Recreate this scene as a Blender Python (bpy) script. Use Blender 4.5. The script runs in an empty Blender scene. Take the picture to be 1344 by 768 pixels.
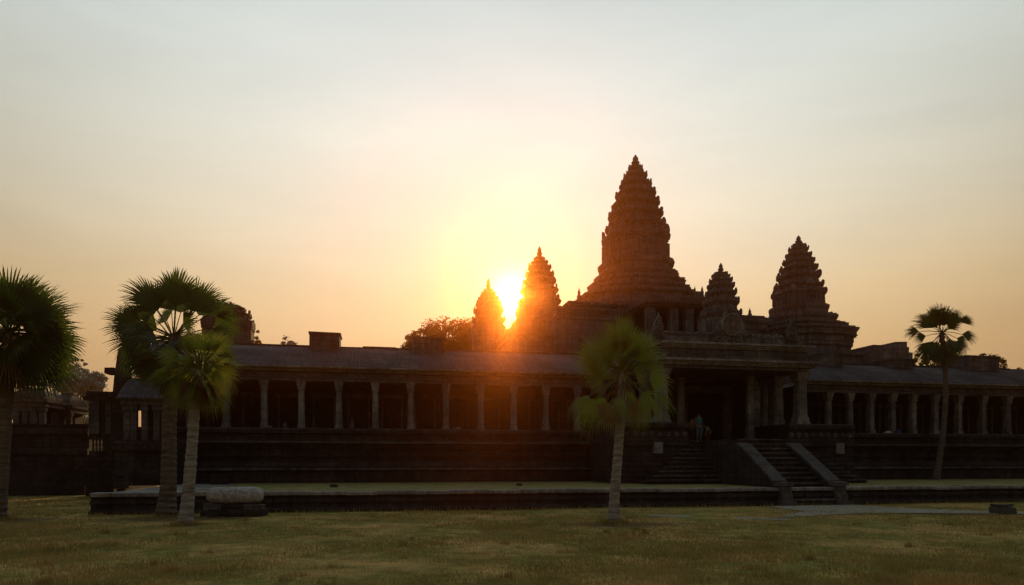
import bpy, math, random
import numpy as np
from mathutils import Vector, Matrix

rnd = random.Random(7)
C = bpy.data.collections.new('scene_objects')
bpy.context.scene.collection.children.link(C)
scene = bpy.context.scene
R = math.radians
PI = math.pi

# ------------------------------------------------------------------ frame
EH, F, CX, HY = 2.0, 896.0, 672.0, 605.0          # eye height, focal length / principal column / horizon of the photo
A = R(11.2); CA, SA = math.cos(A), math.sin(A)     # the temple front is turned by this angle
Y0 = 29.0
ORG = Vector((0, Y0, 0))
TZ = 0.77                                          # lawn terrace height

def W(s, d, z=0.0):
    """temple frame (along the front, away from us, up) -> world"""
    return Vector((s*CA - d*SA, Y0 + s*SA + d*CA, z))
def S(px, d):
    k = (px-CX)/F
    return (k*(Y0+d*CA) + d*SA)/(CA - k*SA)
def YD(px, d):
    return Y0 + S(px, d)*SA + d*CA
def Z(py, px, d):
    return EH + (HY-py)*YD(px, d)/F
def at(px, py, Y):
    return Vector(((px-CX)/F*Y, Y, EH+(HY-py)/F*Y))
def G(px, py, z=0.0):
    """point of a level surface of height z"""
    Y = (EH-z)*F/(py-HY)
    return Vector(((px-CX)/F*Y, Y, z))

# ------------------------------------------------------------------ materials
def lin(r, g, b):
    f = lambda c: c/12.92 if c <= 0.04045 else ((c+0.055)/1.055)**2.4
    return (f(r/255), f(g/255), f(b/255), 1)

def new_mat(name):
    m = bpy.data.materials.new(name); m.use_nodes = True
    nt = m.node_tree
    b = nt.nodes.get('Principled BSDF')
    return m, nt, b
def N(nt, t, **kw):
    n = nt.nodes.new(t)
    for k, v in kw.items():
        setattr(n, k, v)
    return n
def setin(n, **kw):
    for k, v in kw.items():
        n.inputs[k.replace('_', ' ')].default_value = v

def ramp(nt, fac, stops):
    r = N(nt, 'ShaderNodeValToRGB')
    e = r.color_ramp.elements
    while len(e) > 1: e.remove(e[-1])
    e[0].position = stops[0][0]; e[0].color = stops[0][1]
    for p, c in stops[1:]:
        x = e.new(p); x.color = c
    nt.links.new(fac, r.inputs['Fac'])
    return r.outputs['Color']

def stone(name, dark, light, course=0.32, bump=0.6, scale=1.0, rough=0.9, stain=0.6):
    m, nt, b = new_mat(name)
    L = nt.links
    geo = N(nt, 'ShaderNodeNewGeometry'); pos = geo.outputs['Position']
    n1 = N(nt, 'ShaderNodeTexNoise'); setin(n1, Scale=0.55*scale, Detail=8.0, Roughness=0.65); L.new(pos, n1.inputs['Vector'])
    n2 = N(nt, 'ShaderNodeTexNoise'); setin(n2, Scale=6.0*scale, Detail=6.0, Roughness=0.7); L.new(pos, n2.inputs['Vector'])
    # vertical run-off streaks
    mp = N(nt, 'ShaderNodeMapping'); mp.inputs['Scale'].default_value = (2.2, 2.2, 0.18); L.new(pos, mp.inputs['Vector'])
    n3 = N(nt, 'ShaderNodeTexNoise'); setin(n3, Scale=1.6, Detail=5.0, Roughness=0.6); L.new(mp.outputs[0], n3.inputs['Vector'])
    # block courses
    sx = N(nt, 'ShaderNodeSeparateXYZ'); L.new(pos, sx.inputs[0])
    ad = N(nt, 'ShaderNodeMath', operation='ADD'); L.new(sx.outputs[0], ad.inputs[0]); L.new(sx.outputs[1], ad.inputs[1])
    cb = N(nt, 'ShaderNodeCombineXYZ'); L.new(ad.outputs[0], cb.inputs[0]); L.new(sx.outputs[2], cb.inputs[1])
    br = N(nt, 'ShaderNodeTexBrick'); L.new(cb.outputs[0], br.inputs['Vector'])
    setin(br, Scale=1.0, Mortar_Size=0.012, Mortar_Smooth=0.3, Bias=0.0, Brick_Width=course*2.6, Row_Height=course)
    br.inputs['Color1'].default_value = (0.75, 0.75, 0.75, 1); br.inputs['Color2'].default_value = (1.15, 1.12, 1.08, 1); br.inputs['Mortar'].default_value = (0.35, 0.35, 0.35, 1)
    base = ramp(nt, n1.outputs['Fac'], [(0.3, dark), (0.52, tuple((a+c)/2 for a, c in zip(dark, light))), (0.72, light)])
    mx = N(nt, 'ShaderNodeMix', data_type='RGBA', blend_type='MULTIPLY'); mx.inputs[0].default_value = 1.0
    L.new(base, mx.inputs[6]); L.new(br.outputs['Color'], mx.inputs[7])
    st = ramp(nt, n3.outputs['Fac'], [(0.35, (0.35, 0.33, 0.3, 1)), (0.6, (1, 1, 1, 1))])
    mx2 = N(nt, 'ShaderNodeMix', data_type='RGBA', blend_type='MULTIPLY'); mx2.inputs[0].default_value = stain
    L.new(mx.outputs[2], mx2.inputs[6]); L.new(st, mx2.inputs[7])
    sp = ramp(nt, n2.outputs['Fac'], [(0.35, (0.6, 0.6, 0.6, 1)), (0.65, (1.25, 1.25, 1.25, 1))])
    mx3 = N(nt, 'ShaderNodeMix', data_type='RGBA', blend_type='MULTIPLY'); mx3.inputs[0].default_value = 0.8
    L.new(mx2.outputs[2], mx3.inputs[6]); L.new(sp, mx3.inputs[7])
    L.new(mx3.outputs[2], b.inputs['Base Color'])
    b.inputs['Roughness'].default_value = rough
    b.inputs['Specular IOR Level'].default_value = 0.2
    ht = N(nt, 'ShaderNodeMath', operation='MULTIPLY_ADD'); L.new(n2.outputs['Fac'], ht.inputs[0]); ht.inputs[1].default_value = 0.8
    L.new(br.outputs['Fac'], ht.inputs[2])
    inv = N(nt, 'ShaderNodeMath', operation='MULTIPLY_ADD'); L.new(br.outputs['Fac'], inv.inputs[0]); inv.inputs[1].default_value = -0.6; L.new(n2.outputs['Fac'], inv.inputs[2])
    bp = N(nt, 'ShaderNodeBump'); setin(bp, Strength=bump, Distance=0.06); L.new(inv.outputs[0], bp.inputs['Height'])
    L.new(bp.outputs[0], b.inputs['Normal'])
    return m

def plain(name, c1, c2, scale=8.0, rough=0.9, bump=0.4, stretch=(1, 1, 1)):
    m, nt, b = new_mat(name); L = nt.links
    tc = N(nt, 'ShaderNodeTexCoord')
    mp = N(nt, 'ShaderNodeMapping'); mp.inputs['Scale'].default_value = stretch; L.new(tc.outputs['Object'], mp.inputs['Vector'])
    n = N(nt, 'ShaderNodeTexNoise'); setin(n, Scale=scale, Detail=7.0, Roughness=0.65); L.new(mp.outputs[0], n.inputs['Vector'])
    L.new(ramp(nt, n.outputs['Fac'], [(0.32, c1), (0.68, c2)]), b.inputs['Base Color'])
    b.inputs['Roughness'].default_value = rough; b.inputs['Specular IOR Level'].default_value = 0.2
    bp = N(nt, 'ShaderNodeBump'); setin(bp, Strength=bump, Distance=0.03); L.new(n.outputs['Fac'], bp.inputs['Height']); L.new(bp.outputs[0], b.inputs['Normal'])
    return m

def leafmat(name, c1, c2, trans, mixf=0.4, scale=3.0, rough=0.55):
    m, nt, b = new_mat(name); L = nt.links
    geo = N(nt, 'ShaderNodeNewGeometry')
    n = N(nt, 'ShaderNodeTexNoise'); setin(n, Scale=scale, Detail=4.0); L.new(geo.outputs['Position'], n.inputs['Vector'])
    col = ramp(nt, n.outputs['Fac'], [(0.3, c1), (0.7, c2)])
    L.new(col, b.inputs['Base Color']); b.inputs['Roughness'].default_value = rough; b.inputs['Specular IOR Level'].default_value = 0.25
    t = N(nt, 'ShaderNodeBsdfTranslucent'); t.inputs['Color'].default_value = trans
    mx = N(nt, 'ShaderNodeMixShader'); mx.inputs[0].default_value = mixf
    L.new(b.outputs[0], mx.inputs[1]); L.new(t.outputs[0], mx.inputs[2])
    L.new(mx.outputs[0], nt.nodes['Material Output'].inputs['Surface'])
    return m

M = {}
M['stone'] = stone('weathered_sandstone', (0.08, 0.07, 0.066, 1), (0.22, 0.195, 0.18, 1))
M['tower'] = stone('haze_lifted_sandstone', (0.13, 0.115, 0.115, 1), (0.29, 0.26, 0.255, 1), course=0.5, bump=0.25)  # haze lift put into the colour: paler, bluer stone
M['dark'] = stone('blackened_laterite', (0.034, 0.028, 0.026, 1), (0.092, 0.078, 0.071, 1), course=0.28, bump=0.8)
M['step'] = stone('ledge_coping_stone', (0.06, 0.05, 0.045, 1), (0.17, 0.15, 0.13, 1), course=0.9, bump=0.4, stain=0.3)
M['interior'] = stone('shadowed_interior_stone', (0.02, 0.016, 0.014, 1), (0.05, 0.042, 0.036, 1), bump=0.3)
M['column'] = stone('pale_column_stone', (0.14, 0.125, 0.115, 1), (0.40, 0.365, 0.34, 1), course=0.6, bump=0.4)
M['trim'] = stone('worn_cornice_stone', (0.22, 0.19, 0.175, 1), (0.46, 0.41, 0.38, 1), course=0.9, bump=0.35)
M['roof'] = stone('grey_stone_roof_tile', (0.062, 0.055, 0.057, 1), (0.14, 0.122, 0.122, 1), course=0.45, bump=0.3, stain=0.5)
M['carving'] = stone('carved_lichen_stone', (0.10, 0.095, 0.085, 1), (0.42, 0.39, 0.35, 1), course=0.7, bump=1.0, scale=2.5)
M['pave'] = stone('worn_paving_stone', (0.16, 0.15, 0.13, 1), (0.34, 0.32, 0.28, 1), course=0.8, bump=0.3, stain=0.2)
M['track'] = plain('dry_trodden_grass', (0.20, 0.16, 0.10, 1), (0.36, 0.31, 0.22, 1), 3.0)
M['boulder'] = plain('speckled_grey_stone', (0.24, 0.21, 0.19, 1), (0.58, 0.54, 0.50, 1), 7.0, bump=0.8)
M['track_stone'] = plain('dusty_worn_paving', (0.19, 0.16, 0.11, 1), (0.38, 0.33, 0.25, 1), 2.2)
M['trunk'] = plain('palm_trunk_bark', (0.06, 0.042, 0.03, 1), (0.21, 0.165, 0.125, 1), 3.2, bump=0.9, stretch=(.8, .8, 4.5))
M['trunk_pale'] = plain('pale_palm_trunk_bark', (0.13, 0.11, 0.09, 1), (0.42, 0.37, 0.31, 1), 3.2, bump=0.9, stretch=(.8, .8, 4.0))
M['bark'] = plain('tree_bark', (0.04, 0.03, 0.022, 1), (0.09, 0.07, 0.05, 1), 4.0)
M['fan'] = leafmat('fan_palm_leaf', (0.022, 0.046, 0.014, 1), (0.050, 0.088, 0.026, 1), (0.09, 0.15, 0.02, 1), 0.35, 1.2)
M['mop'] = leafmat('bright_palm_leaf', (0.07, 0.115, 0.02, 1), (0.19, 0.24, 0.05, 1), (0.26, 0.29, 0.035, 1), 0.4, 1.6)
M['dead'] = leafmat('dry_palm_leaf', (0.10, 0.065, 0.025, 1), (0.20, 0.14, 0.05, 1), (0.32, 0.20, 0.05, 1), 0.4)
M['petiole'] = plain('leaf_stalk', (0.09, 0.10, 0.03, 1), (0.18, 0.17, 0.06, 1), 6.0)
M['foliage'] = leafmat('broad_tree_leaf', (0.035, 0.055, 0.018, 1), (0.075, 0.10, 0.035, 1), (0.12, 0.15, 0.03, 1), 0.35, 0.7)
M['far_leaf'] = leafmat('haze_tinted_tree_leaf', (0.20, 0.38, 0.38, 1), (0.30, 0.50, 0.48, 1), (0.06, 0.14, 0.12, 1), 0.05, 0.5)  # aerial haze put into the colour: paler, bluer leaf for far trees
M['soil'] = plain('bare_soil', (0.055, 0.035, 0.02, 1), (0.13, 0.085, 0.05, 1), 2.0)

def grass_ground(name, cols, bare=()):
    m, nt, b = new_mat(name); L = nt.links
    geo = N(nt, 'ShaderNodeNewGeometry'); pos = geo.outputs['Position']
    n1 = N(nt, 'ShaderNodeTexNoise'); setin(n1, Scale=0.34, Detail=9.0, Roughness=0.70); L.new(pos, n1.inputs['Vector'])
    n2 = N(nt, 'ShaderNodeTexNoise'); setin(n2, Scale=1.7, Detail=7.0, Roughness=0.7); L.new(pos, n2.inputs['Vector'])
    n3 = N(nt, 'ShaderNodeTexNoise'); setin(n3, Scale=22.0, Detail=4.0, Roughness=0.7); L.new(pos, n3.inputs['Vector'])
    c = ramp(nt, n1.outputs['Fac'], cols)
    k = ramp(nt, n2.outputs['Fac'], [(0.3, (0.5, 0.48, 0.42, 1)), (0.5, (0.95, 0.95, 0.9, 1)), (0.7, (1.3, 1.25, 1.1, 1))])
    mx = N(nt, 'ShaderNodeMix', data_type='RGBA', blend_type='MULTIPLY'); mx.inputs[0].default_value = 1.0
    L.new(c, mx.inputs[6]); L.new(k, mx.inputs[7])
    k2 = ramp(nt, n3.outputs['Fac'], [(0.3, (0.55, 0.55, 0.5, 1)), (0.7, (1.35, 1.35, 1.25, 1))])
    mx2 = N(nt, 'ShaderNodeMix', data_type='RGBA', blend_type='MULTIPLY'); mx2.inputs[0].default_value = 0.8
    L.new(mx.outputs[2], mx2.inputs[6]); L.new(k2, mx2.inputs[7])
    out = mx2.outputs[2]
    for (x, y, rx, ry) in bare:          # worn soil around a tree
        sb = N(nt, 'ShaderNodeVectorMath', operation='SUBTRACT'); L.new(pos, sb.inputs[0]); sb.inputs[1].default_value = (x, y, 0)
        ml = N(nt, 'ShaderNodeVectorMath', operation='MULTIPLY'); L.new(sb.outputs[0], ml.inputs[0]); ml.inputs[1].default_value = (1/rx, 1/ry, 0)
        ln = N(nt, 'ShaderNodeVectorMath', operation='LENGTH'); L.new(ml.outputs[0], ln.inputs[0])
        a_ = N(nt, 'ShaderNodeMath', operation='MULTIPLY_ADD'); L.new(n2.outputs['Fac'], a_.inputs[0]); a_.inputs[1].default_value = 1.6; L.new(ln.outputs['Value'], a_.inputs[2])
        mr = N(nt, 'ShaderNodeMapRange'); L.new(a_.outputs[0], mr.inputs['Value']); setin(mr, From_Min=1.35, From_Max=2.0, To_Min=0.85, To_Max=0.0)
        m4 = N(nt, 'ShaderNodeMix', data_type='RGBA'); L.new(mr.outputs[0], m4.inputs[0]); L.new(out, m4.inputs[6]); m4.inputs[7].default_value = (0.085, 0.055, 0.032, 1)
        out = m4.outputs[2]
    L.new(out, b.inputs['Base Color'])
    b.inputs['Roughness'].default_value = 0.95; b.inputs['Specular IOR Level'].default_value = 0.1
    bp = N(nt, 'ShaderNodeBump'); setin(bp, Strength=0.7, Distance=0.06); L.new(n3.outputs['Fac'], bp.inputs['Height']); L.new(bp.outputs[0], b.inputs['Normal'])
    return m
M['ground'] = grass_ground('dry_lawn', [(0.36, (0.54, 0.33, 0.13, 1)), (0.46, (0.43, 0.295, 0.10, 1)), (0.55, (0.21, 0.20, 0.05, 1)), (0.66, (0.45, 0.33, 0.10, 1))],
    bare=[(G(px, py).x+.2, G(px, py).y, rx, ry) for px, py, rx, ry in ((-3, 681, 1.9, 1.3), (222, 680, 2.6, 1.2), (805, 687, 2.2, 1.0))])
M['terrace_lawn'] = grass_ground('terrace_lawn_grass', [(0.3, (0.36, 0.28, 0.12, 1)), (0.7, (0.23, 0.21, 0.08, 1))])

def fabric(name, c):
    return plain(name, tuple(0.75*x for x in c[:3])+(1,), c, 25.0, 0.85, 0.2)

# ------------------------------------------------------------------ mesh builder
class MB:
    def __init__(self): self.v = []; self.f = []
    def add(self, v, f):
        o = len(self.v); self.v += [tuple(x) for x in v]; self.f += [tuple(i+o for i in q) for q in f]
    def box(self, x0, x1, y0, y1, z0, z1, tx=0, ty=0):
        """box, its top inset by tx, ty"""
        self.add([(x0, y0, z0), (x1, y0, z0), (x1, y1, z0), (x0, y1, z0), (x0+tx, y0+ty, z1), (x1-tx, y0+ty, z1), (x1-tx, y1-ty, z1), (x0+tx, y1-ty, z1)],
                 [(3, 2, 1, 0), (4, 5, 6, 7), (0, 1, 5, 4), (1, 2, 6, 5), (2, 3, 7, 6), (3, 0, 4, 7)])
    def rough(self, x0, x1, y0, y1, z0, z1, j=0.04):
        """a chipped block"""
        p = []
        for z in (z0, z1):
            for x, y in ((x0, y0), (x1, y0), (x1, y1), (x0, y1)):
                p.append((x+rnd.uniform(-j, j), y+rnd.uniform(-j, j), z+(rnd.uniform(-j, j) if z == z1 else 0)))
        self.add(p, [(3, 2, 1, 0), (4, 5, 6, 7), (0, 1, 5, 4), (1, 2, 6, 5), (2, 3, 7, 6), (3, 0, 4, 7)])
    def extrude(self, prof, x0, x1):
        """closed profile of (y, z), clockwise seen from -x, along x"""
        n = len(prof)
        v = [(x0, y, z) for y, z in prof] + [(x1, y, z) for y, z in prof]
        f = [(i, (i+1) % n, n+(i+1) % n, n+i) for i in range(n)] + [tuple(range(n))[::-1], tuple(range(n, 2*n))]
        self.add(v, f)
    def loft(self, rings, cap=True):
        n = len(rings[0]); v = [p for r in rings for p in r]; f = []
        for k in range(len(rings)-1):
            for i in range(n):
                j = (i+1) % n; f.append((k*n+i, k*n+j, (k+1)*n+j, (k+1)*n+i))
        if cap:
            f.append(tuple(range(n))[::-1]); f.append(tuple((len(rings)-1)*n+i for i in range(n)))
        self.add(v, f)
    def lathe(self, prof, n=16, c=(0, 0), z0=0.0):
        self.loft([[(c[0]+r*math.cos(2*PI*i/n), c[1]+r*math.sin(2*PI*i/n), z0+z) for i in range(n)] for r, z in prof])
    def tube(self, pts, rads, n=8):
        rings = []
        for i, p in enumerate(pts):
            p = Vector(p)
            t = (Vector(pts[min(i+1, len(pts)-1)]) - Vector(pts[max(i-1, 0)])).normalized()
            a = t.orthogonal().normalized() if i == 0 else (prev - t*prev.dot(t)).normalized()
            prev = a; b = t.cross(a)
            rings.append([tuple(p + (a*math.cos(2*PI*k/n) + b*math.sin(2*PI*k/n))*rads[i]) for k in range(n)])
        self.loft(rings)
    def build(self, name, mat, parent=None, loc=(0, 0, 0), shift=(0, 0, 0), smooth=False, rz=None):
        me = bpy.data.meshes.new(name)
        sx, sy, sz = shift
        me.from_pydata([(x-sx, y-sy, z-sz) for x, y, z in self.v], [], self.f)
        me.materials.append(mat)
        if smooth: me.shade_smooth()
        me.update()
        o = bpy.data.objects.new(name, me); C.objects.link(o); o.location = loc
        if rz is not None: o.rotation_euler = (0, 0, rz)
        if parent: o.parent = parent
        return o

def tag(o, label=None, cat=None, group=None, kind=None):
    if label: o['label'] = label
    if cat: o['category'] = cat
    if group: o['group'] = group
    if kind: o['kind'] = kind
    return o
def empty(name, loc, rz=0.0):
    o = bpy.data.objects.new(name, None); o.empty_display_size = 0.3
    C.objects.link(o); o.location = loc; o.rotation_euler = (0, 0, rz); return o

class Thing:
    """a thing standing in the temple frame: parts are given in (s, d, z) and stored relative to its base"""
    def __init__(self, name, label, cat, s, d, z, group=None):
        self.o = (s, d, z); self.root = empty(name, W(s, d, z), A); tag(self.root, label, cat, group)
    def part(self, name, mb, mat, parent=None, smooth=False, origin=None):
        o = origin or self.o
        par = parent or self.root
        po = self.o if parent is None else parent['_o']
        ob = mb.build(name, mat, par, loc=tuple(a-b for a, b in zip(o, po)), shift=o, smooth=smooth)
        ob['_o'] = o
        return ob
    def copy(self, ob, o):
        """a copy of a part (with its sub-parts) standing at o in the temple frame"""
        c = ob.copy(); C.objects.link(c); c.parent = self.root
        c.location = tuple(a-b for a, b in zip(o, self.o)); c['_o'] = o
        c.rotation_euler = (rnd.uniform(-.006, .006), rnd.uniform(-.01, .01), rnd.choice((0, PI/2, PI, -PI/2))+rnd.uniform(-.03, .03))
        for ch in list(ob.children):
            k = ch.copy(); C.objects.link(k); k.parent = c
        return c

# ------------------------------------------------------------------ ground
def sheet(name, pts, z, mat, kind='structure'):
    mb = MB(); mb.add([(x, y, z) for x, y in pts], [tuple(range(len(pts)))])
    o = mb.build(name, mat); tag(o, kind=kind); return o

g = MB(); 
nx = 60
gx = [-900, -500, -250, -120] + [-70+140*i/40 for i in range(41)] + [120, 250, 500, 900]
gy = [-60, -20] + [80*i/40 for i in range(41)] + [120, 200, 400, 900, 1800]
def gz(x, y):
    a = 0.02*math.sin(x*0.35+y*0.2)+0.015*math.sin(x*0.9-y*0.7)
    return -0.03 + (a if abs(x) < 71 and -1 < y < 81 else 0)
g.add([(x, y, gz(x, y)) for y in gy for x in gx], [(j*len(gx)+i, j*len(gx)+i+1, (j+1)*len(gx)+i+1, (j+1)*len(gx)+i) for j in range(len(gy)-1) for i in range(len(gx)-1)])
tag(g.build('ground', M['ground'], smooth=True), kind='structure')

def blob(cx, cy, rx, ry, n=26, seed=1, j=0.22):
    r = random.Random(seed); out = []
    ph = [r.uniform(0, 6.28) for _ in range(4)]
    for i in range(n):
        t = 2*PI*i/n
        k = 1+j*(math.sin(2*t+ph[0])*0.5+math.sin(3*t+ph[1])*0.4+math.sin(5*t+ph[2])*0.3+math.sin(9*t+ph[3])*0.2)
        out.append((cx+rx*k*math.cos(t), cy+ry*k*math.sin(t)))
    return out

# light trodden paths at the foot of the stair
p = [G(*q) for q in [(1008, 664.5), (1062, 663), (1110, 662.4), (1150, 664), (1190, 667), (1260, 669.5), (1345, 671), (1420, 672), (1420, 675), (1345, 674.5), (1250, 673.5), (1180, 673), (1120, 673.6), (1060, 677.2), (1020, 679), (1028, 675.5), (1060, 671), (1030, 668)]]
def ragged(pts, seed, n=7, j=.09):
    r = random.Random(seed); out = []
    for a, b in zip(pts, pts[1:]+pts[:1]):
        for i in range(n):
            q = a.lerp(b, i/n); out.append((q.x+r.uniform(-j, j)*2, q.y+r.uniform(-j, j)))
    return out
sheet('path', ragged(p, 3), -0.004, M['track_stone'])
p = [G(*q) for q in [(850, 674.5), (900, 676), (960, 677.6), (1035, 680), (1035, 683), (960, 680.3), (900, 678.4), (850, 677)]]
sheet('footpath', ragged(p, 4, 9, .05), -0.008, M['track'])

# lawn terrace: sheet of grass on top, its stone retaining wall a thing
SL = S(122, 0.0); SR = 95.0
tl = MB(); tl.box(SL+0.4, SR-0.3, 0.3, 70, -0.4, TZ)
o = tl.build('terrace', M['terrace_lawn'], loc=ORG, rz=A); tag(o, kind='structure')
T = Thing('retaining_wall', 'long low moulded stone wall holding up the lawn before the temple', 'wall', SL, 0, 0)
prof = [(-0.45, -0.1), (-0.45, 0.10), (-0.32, 0.14), (-0.22, 0.16), (-0.22, 0.34), (-0.30, 0.37), (-0.30, 0.47), (-0.18, 0.50), (-0.18, 0.60), (-0.24, 0.63)]
cop = [(-0.28, 0.634), (-0.30, 0.66), (-0.30, 0.77), (-0.26, 0.80), (0.28, 0.80), (0.42, 0.77), (0.42, 0.634)]
w = MB(); c = MB()
segs = [SL]
while segs[-1] < SR: segs.append(segs[-1]+rnd.uniform(1.2, 2.2))
for a, b in zip(segs[:-1], segs[1:]):
    q = rnd.uniform(-0.05, 0.05); r_ = rnd.uniform(-0.045, 0.012)
    w.extrude([(y+q, z) for y, z in prof] + [(0.29, 0.63), (0.29, -0.1)], a+0.004, b-0.004)
    c.extrude([(y+q*0.8, z+(r_ if z > 0.64 else 0)) for y, z in cop], a+0.006, b-0.006)
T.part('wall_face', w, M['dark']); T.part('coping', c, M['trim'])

# paved corner of the terrace on the left
pv = MB(); pv.box(SL+0.45, S(272, 3.0), 0.45, 10.5, TZ-0.1, TZ+0.012)
o = pv.build('paving', M['pave'], loc=ORG, rz=A); tag(o, kind='structure')

# ------------------------------------------------------------------ galleries
def gal_profile(d=0.0):
    return [(11.2, TZ-0.05), (11.2, 1.40), (11.08, 1.46), (11.08, 1.62), (11.5, 1.68), (11.62, 1.92), (11.78, 2.0), (11.78, 2.62), (11.62, 2.70), (11.5, 2.92), (11.36, 2.97), (11.36, 3.14), (11.52, 3.2), (11.52, 3.48), (11.32, 3.57), (11.32, 3.78)]
CB = 3.79; CT = 6.56; DC = 12.25

def make_column(T, s, d, h, w, zb, base_h=0.32, cap_h=0.5, name='column'):
    """square shaft with chamfered corners; base and capital are its sub-parts"""
    def octring(r, z, ch=0.28):
        k = r*(1-ch)
        return [(r, -k, z), (r, k, z), (k, r, z), (-k, r, z), (-r, k, z), (-r, -k, z), (-k, -r, z), (k, -r, z)]
    sh = MB()
    r0, r1 = w*0.5, w*0.43
    sh.loft([octring(r0, base_h-0.02), octring(r0*0.98, base_h+0.15), octring(r0*0.94, h*0.5), octring(r1, h-cap_h+0.02)])
    sh.v = [(x+s, y+d, z+zb) for x, y, z in sh.v]
    col = T.part(name, sh, M['column'], origin=(s, d, zb))
    b = MB()
    for z0, z1, r in ((0, 0.12, 0.64), (0.12, 0.2, 0.59), (0.2, base_h, 0.545)):
        b.box(-w*r, w*r, -w*r, w*r, z0, z1-0.001, 0.01, 0.01)
    b.v = [(x+s, y+d, z+zb) for x, y, z in b.v]
    T.part('column_base', b, M['column'], parent=col, origin=(s, d, zb))
    c = MB(); z = h-cap_h
    for dz0, dz1, r in ((0, 0.08, 0.53), (0.08, 0.15, 0.46), (0.15, 0.26, 0.54), (0.26, 0.38, 0.60), (0.38, cap_h, 0.66)):
        dz0 *= cap_h/0.5; dz1 *= cap_h/0.5 if dz1 < 0.45 else 1
        c.box(-w*r, w*r, -w*r, w*r, z+dz0, z+dz1-0.001, -0.012, -0.012)
    c.v = [(x+s, y+d, zz+zb) for x, y, zz in c.v]
    T.part('capital', c, M['column'], parent=col, origin=(s, d, zb))
    return col

def ribbed_roof(mb, s0, s1, front, ridge, rib=0.21, amp=0.03, n=6, bulge=0.30):
    """curved front slope in ribs along s, with a plain back slope"""
    (d0, z0), (d1, z1) = front, ridge
    xs = []
    x = s0
    while x < s1:
        xs += [(x, 0), (x+rib*0.35, amp), (x+rib*0.7, amp)]; x += rib
    xs.append((s1, 0))
    cols = []
    for i in range(n+1):
        t = i/n
        d = d0+(d1-d0)*t; z = z0+(z1-z0)*t+bulge*math.sin(PI*t)*0.5
        cols.append((d, z))
    m = len(xs)
    v = [(x, d-a*0.5, z+a) for d, z in cols for x, a in xs]
    f = [(k*m+i, k*m+i+1, (k+1)*m+i+1, (k+1)*m+i) for k in range(n) for i in range(m-1)]
    mb.add(v, f)
    db = 2*d1-d0
    mb.add([(s0, d1, z1), (s1, d1, z1), (s1, db, z0), (s0, db, z0)], [(1, 0, 3, 2)])
    mb.add([(s0, d, z) for d, z in cols]+[(s0, db, z0)], [tuple(range(n+2))])
    mb.add([(s1, d, z) for d, z in cols]+[(s1, db, z0)], [tuple(range(n+2))[::-1]])

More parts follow.
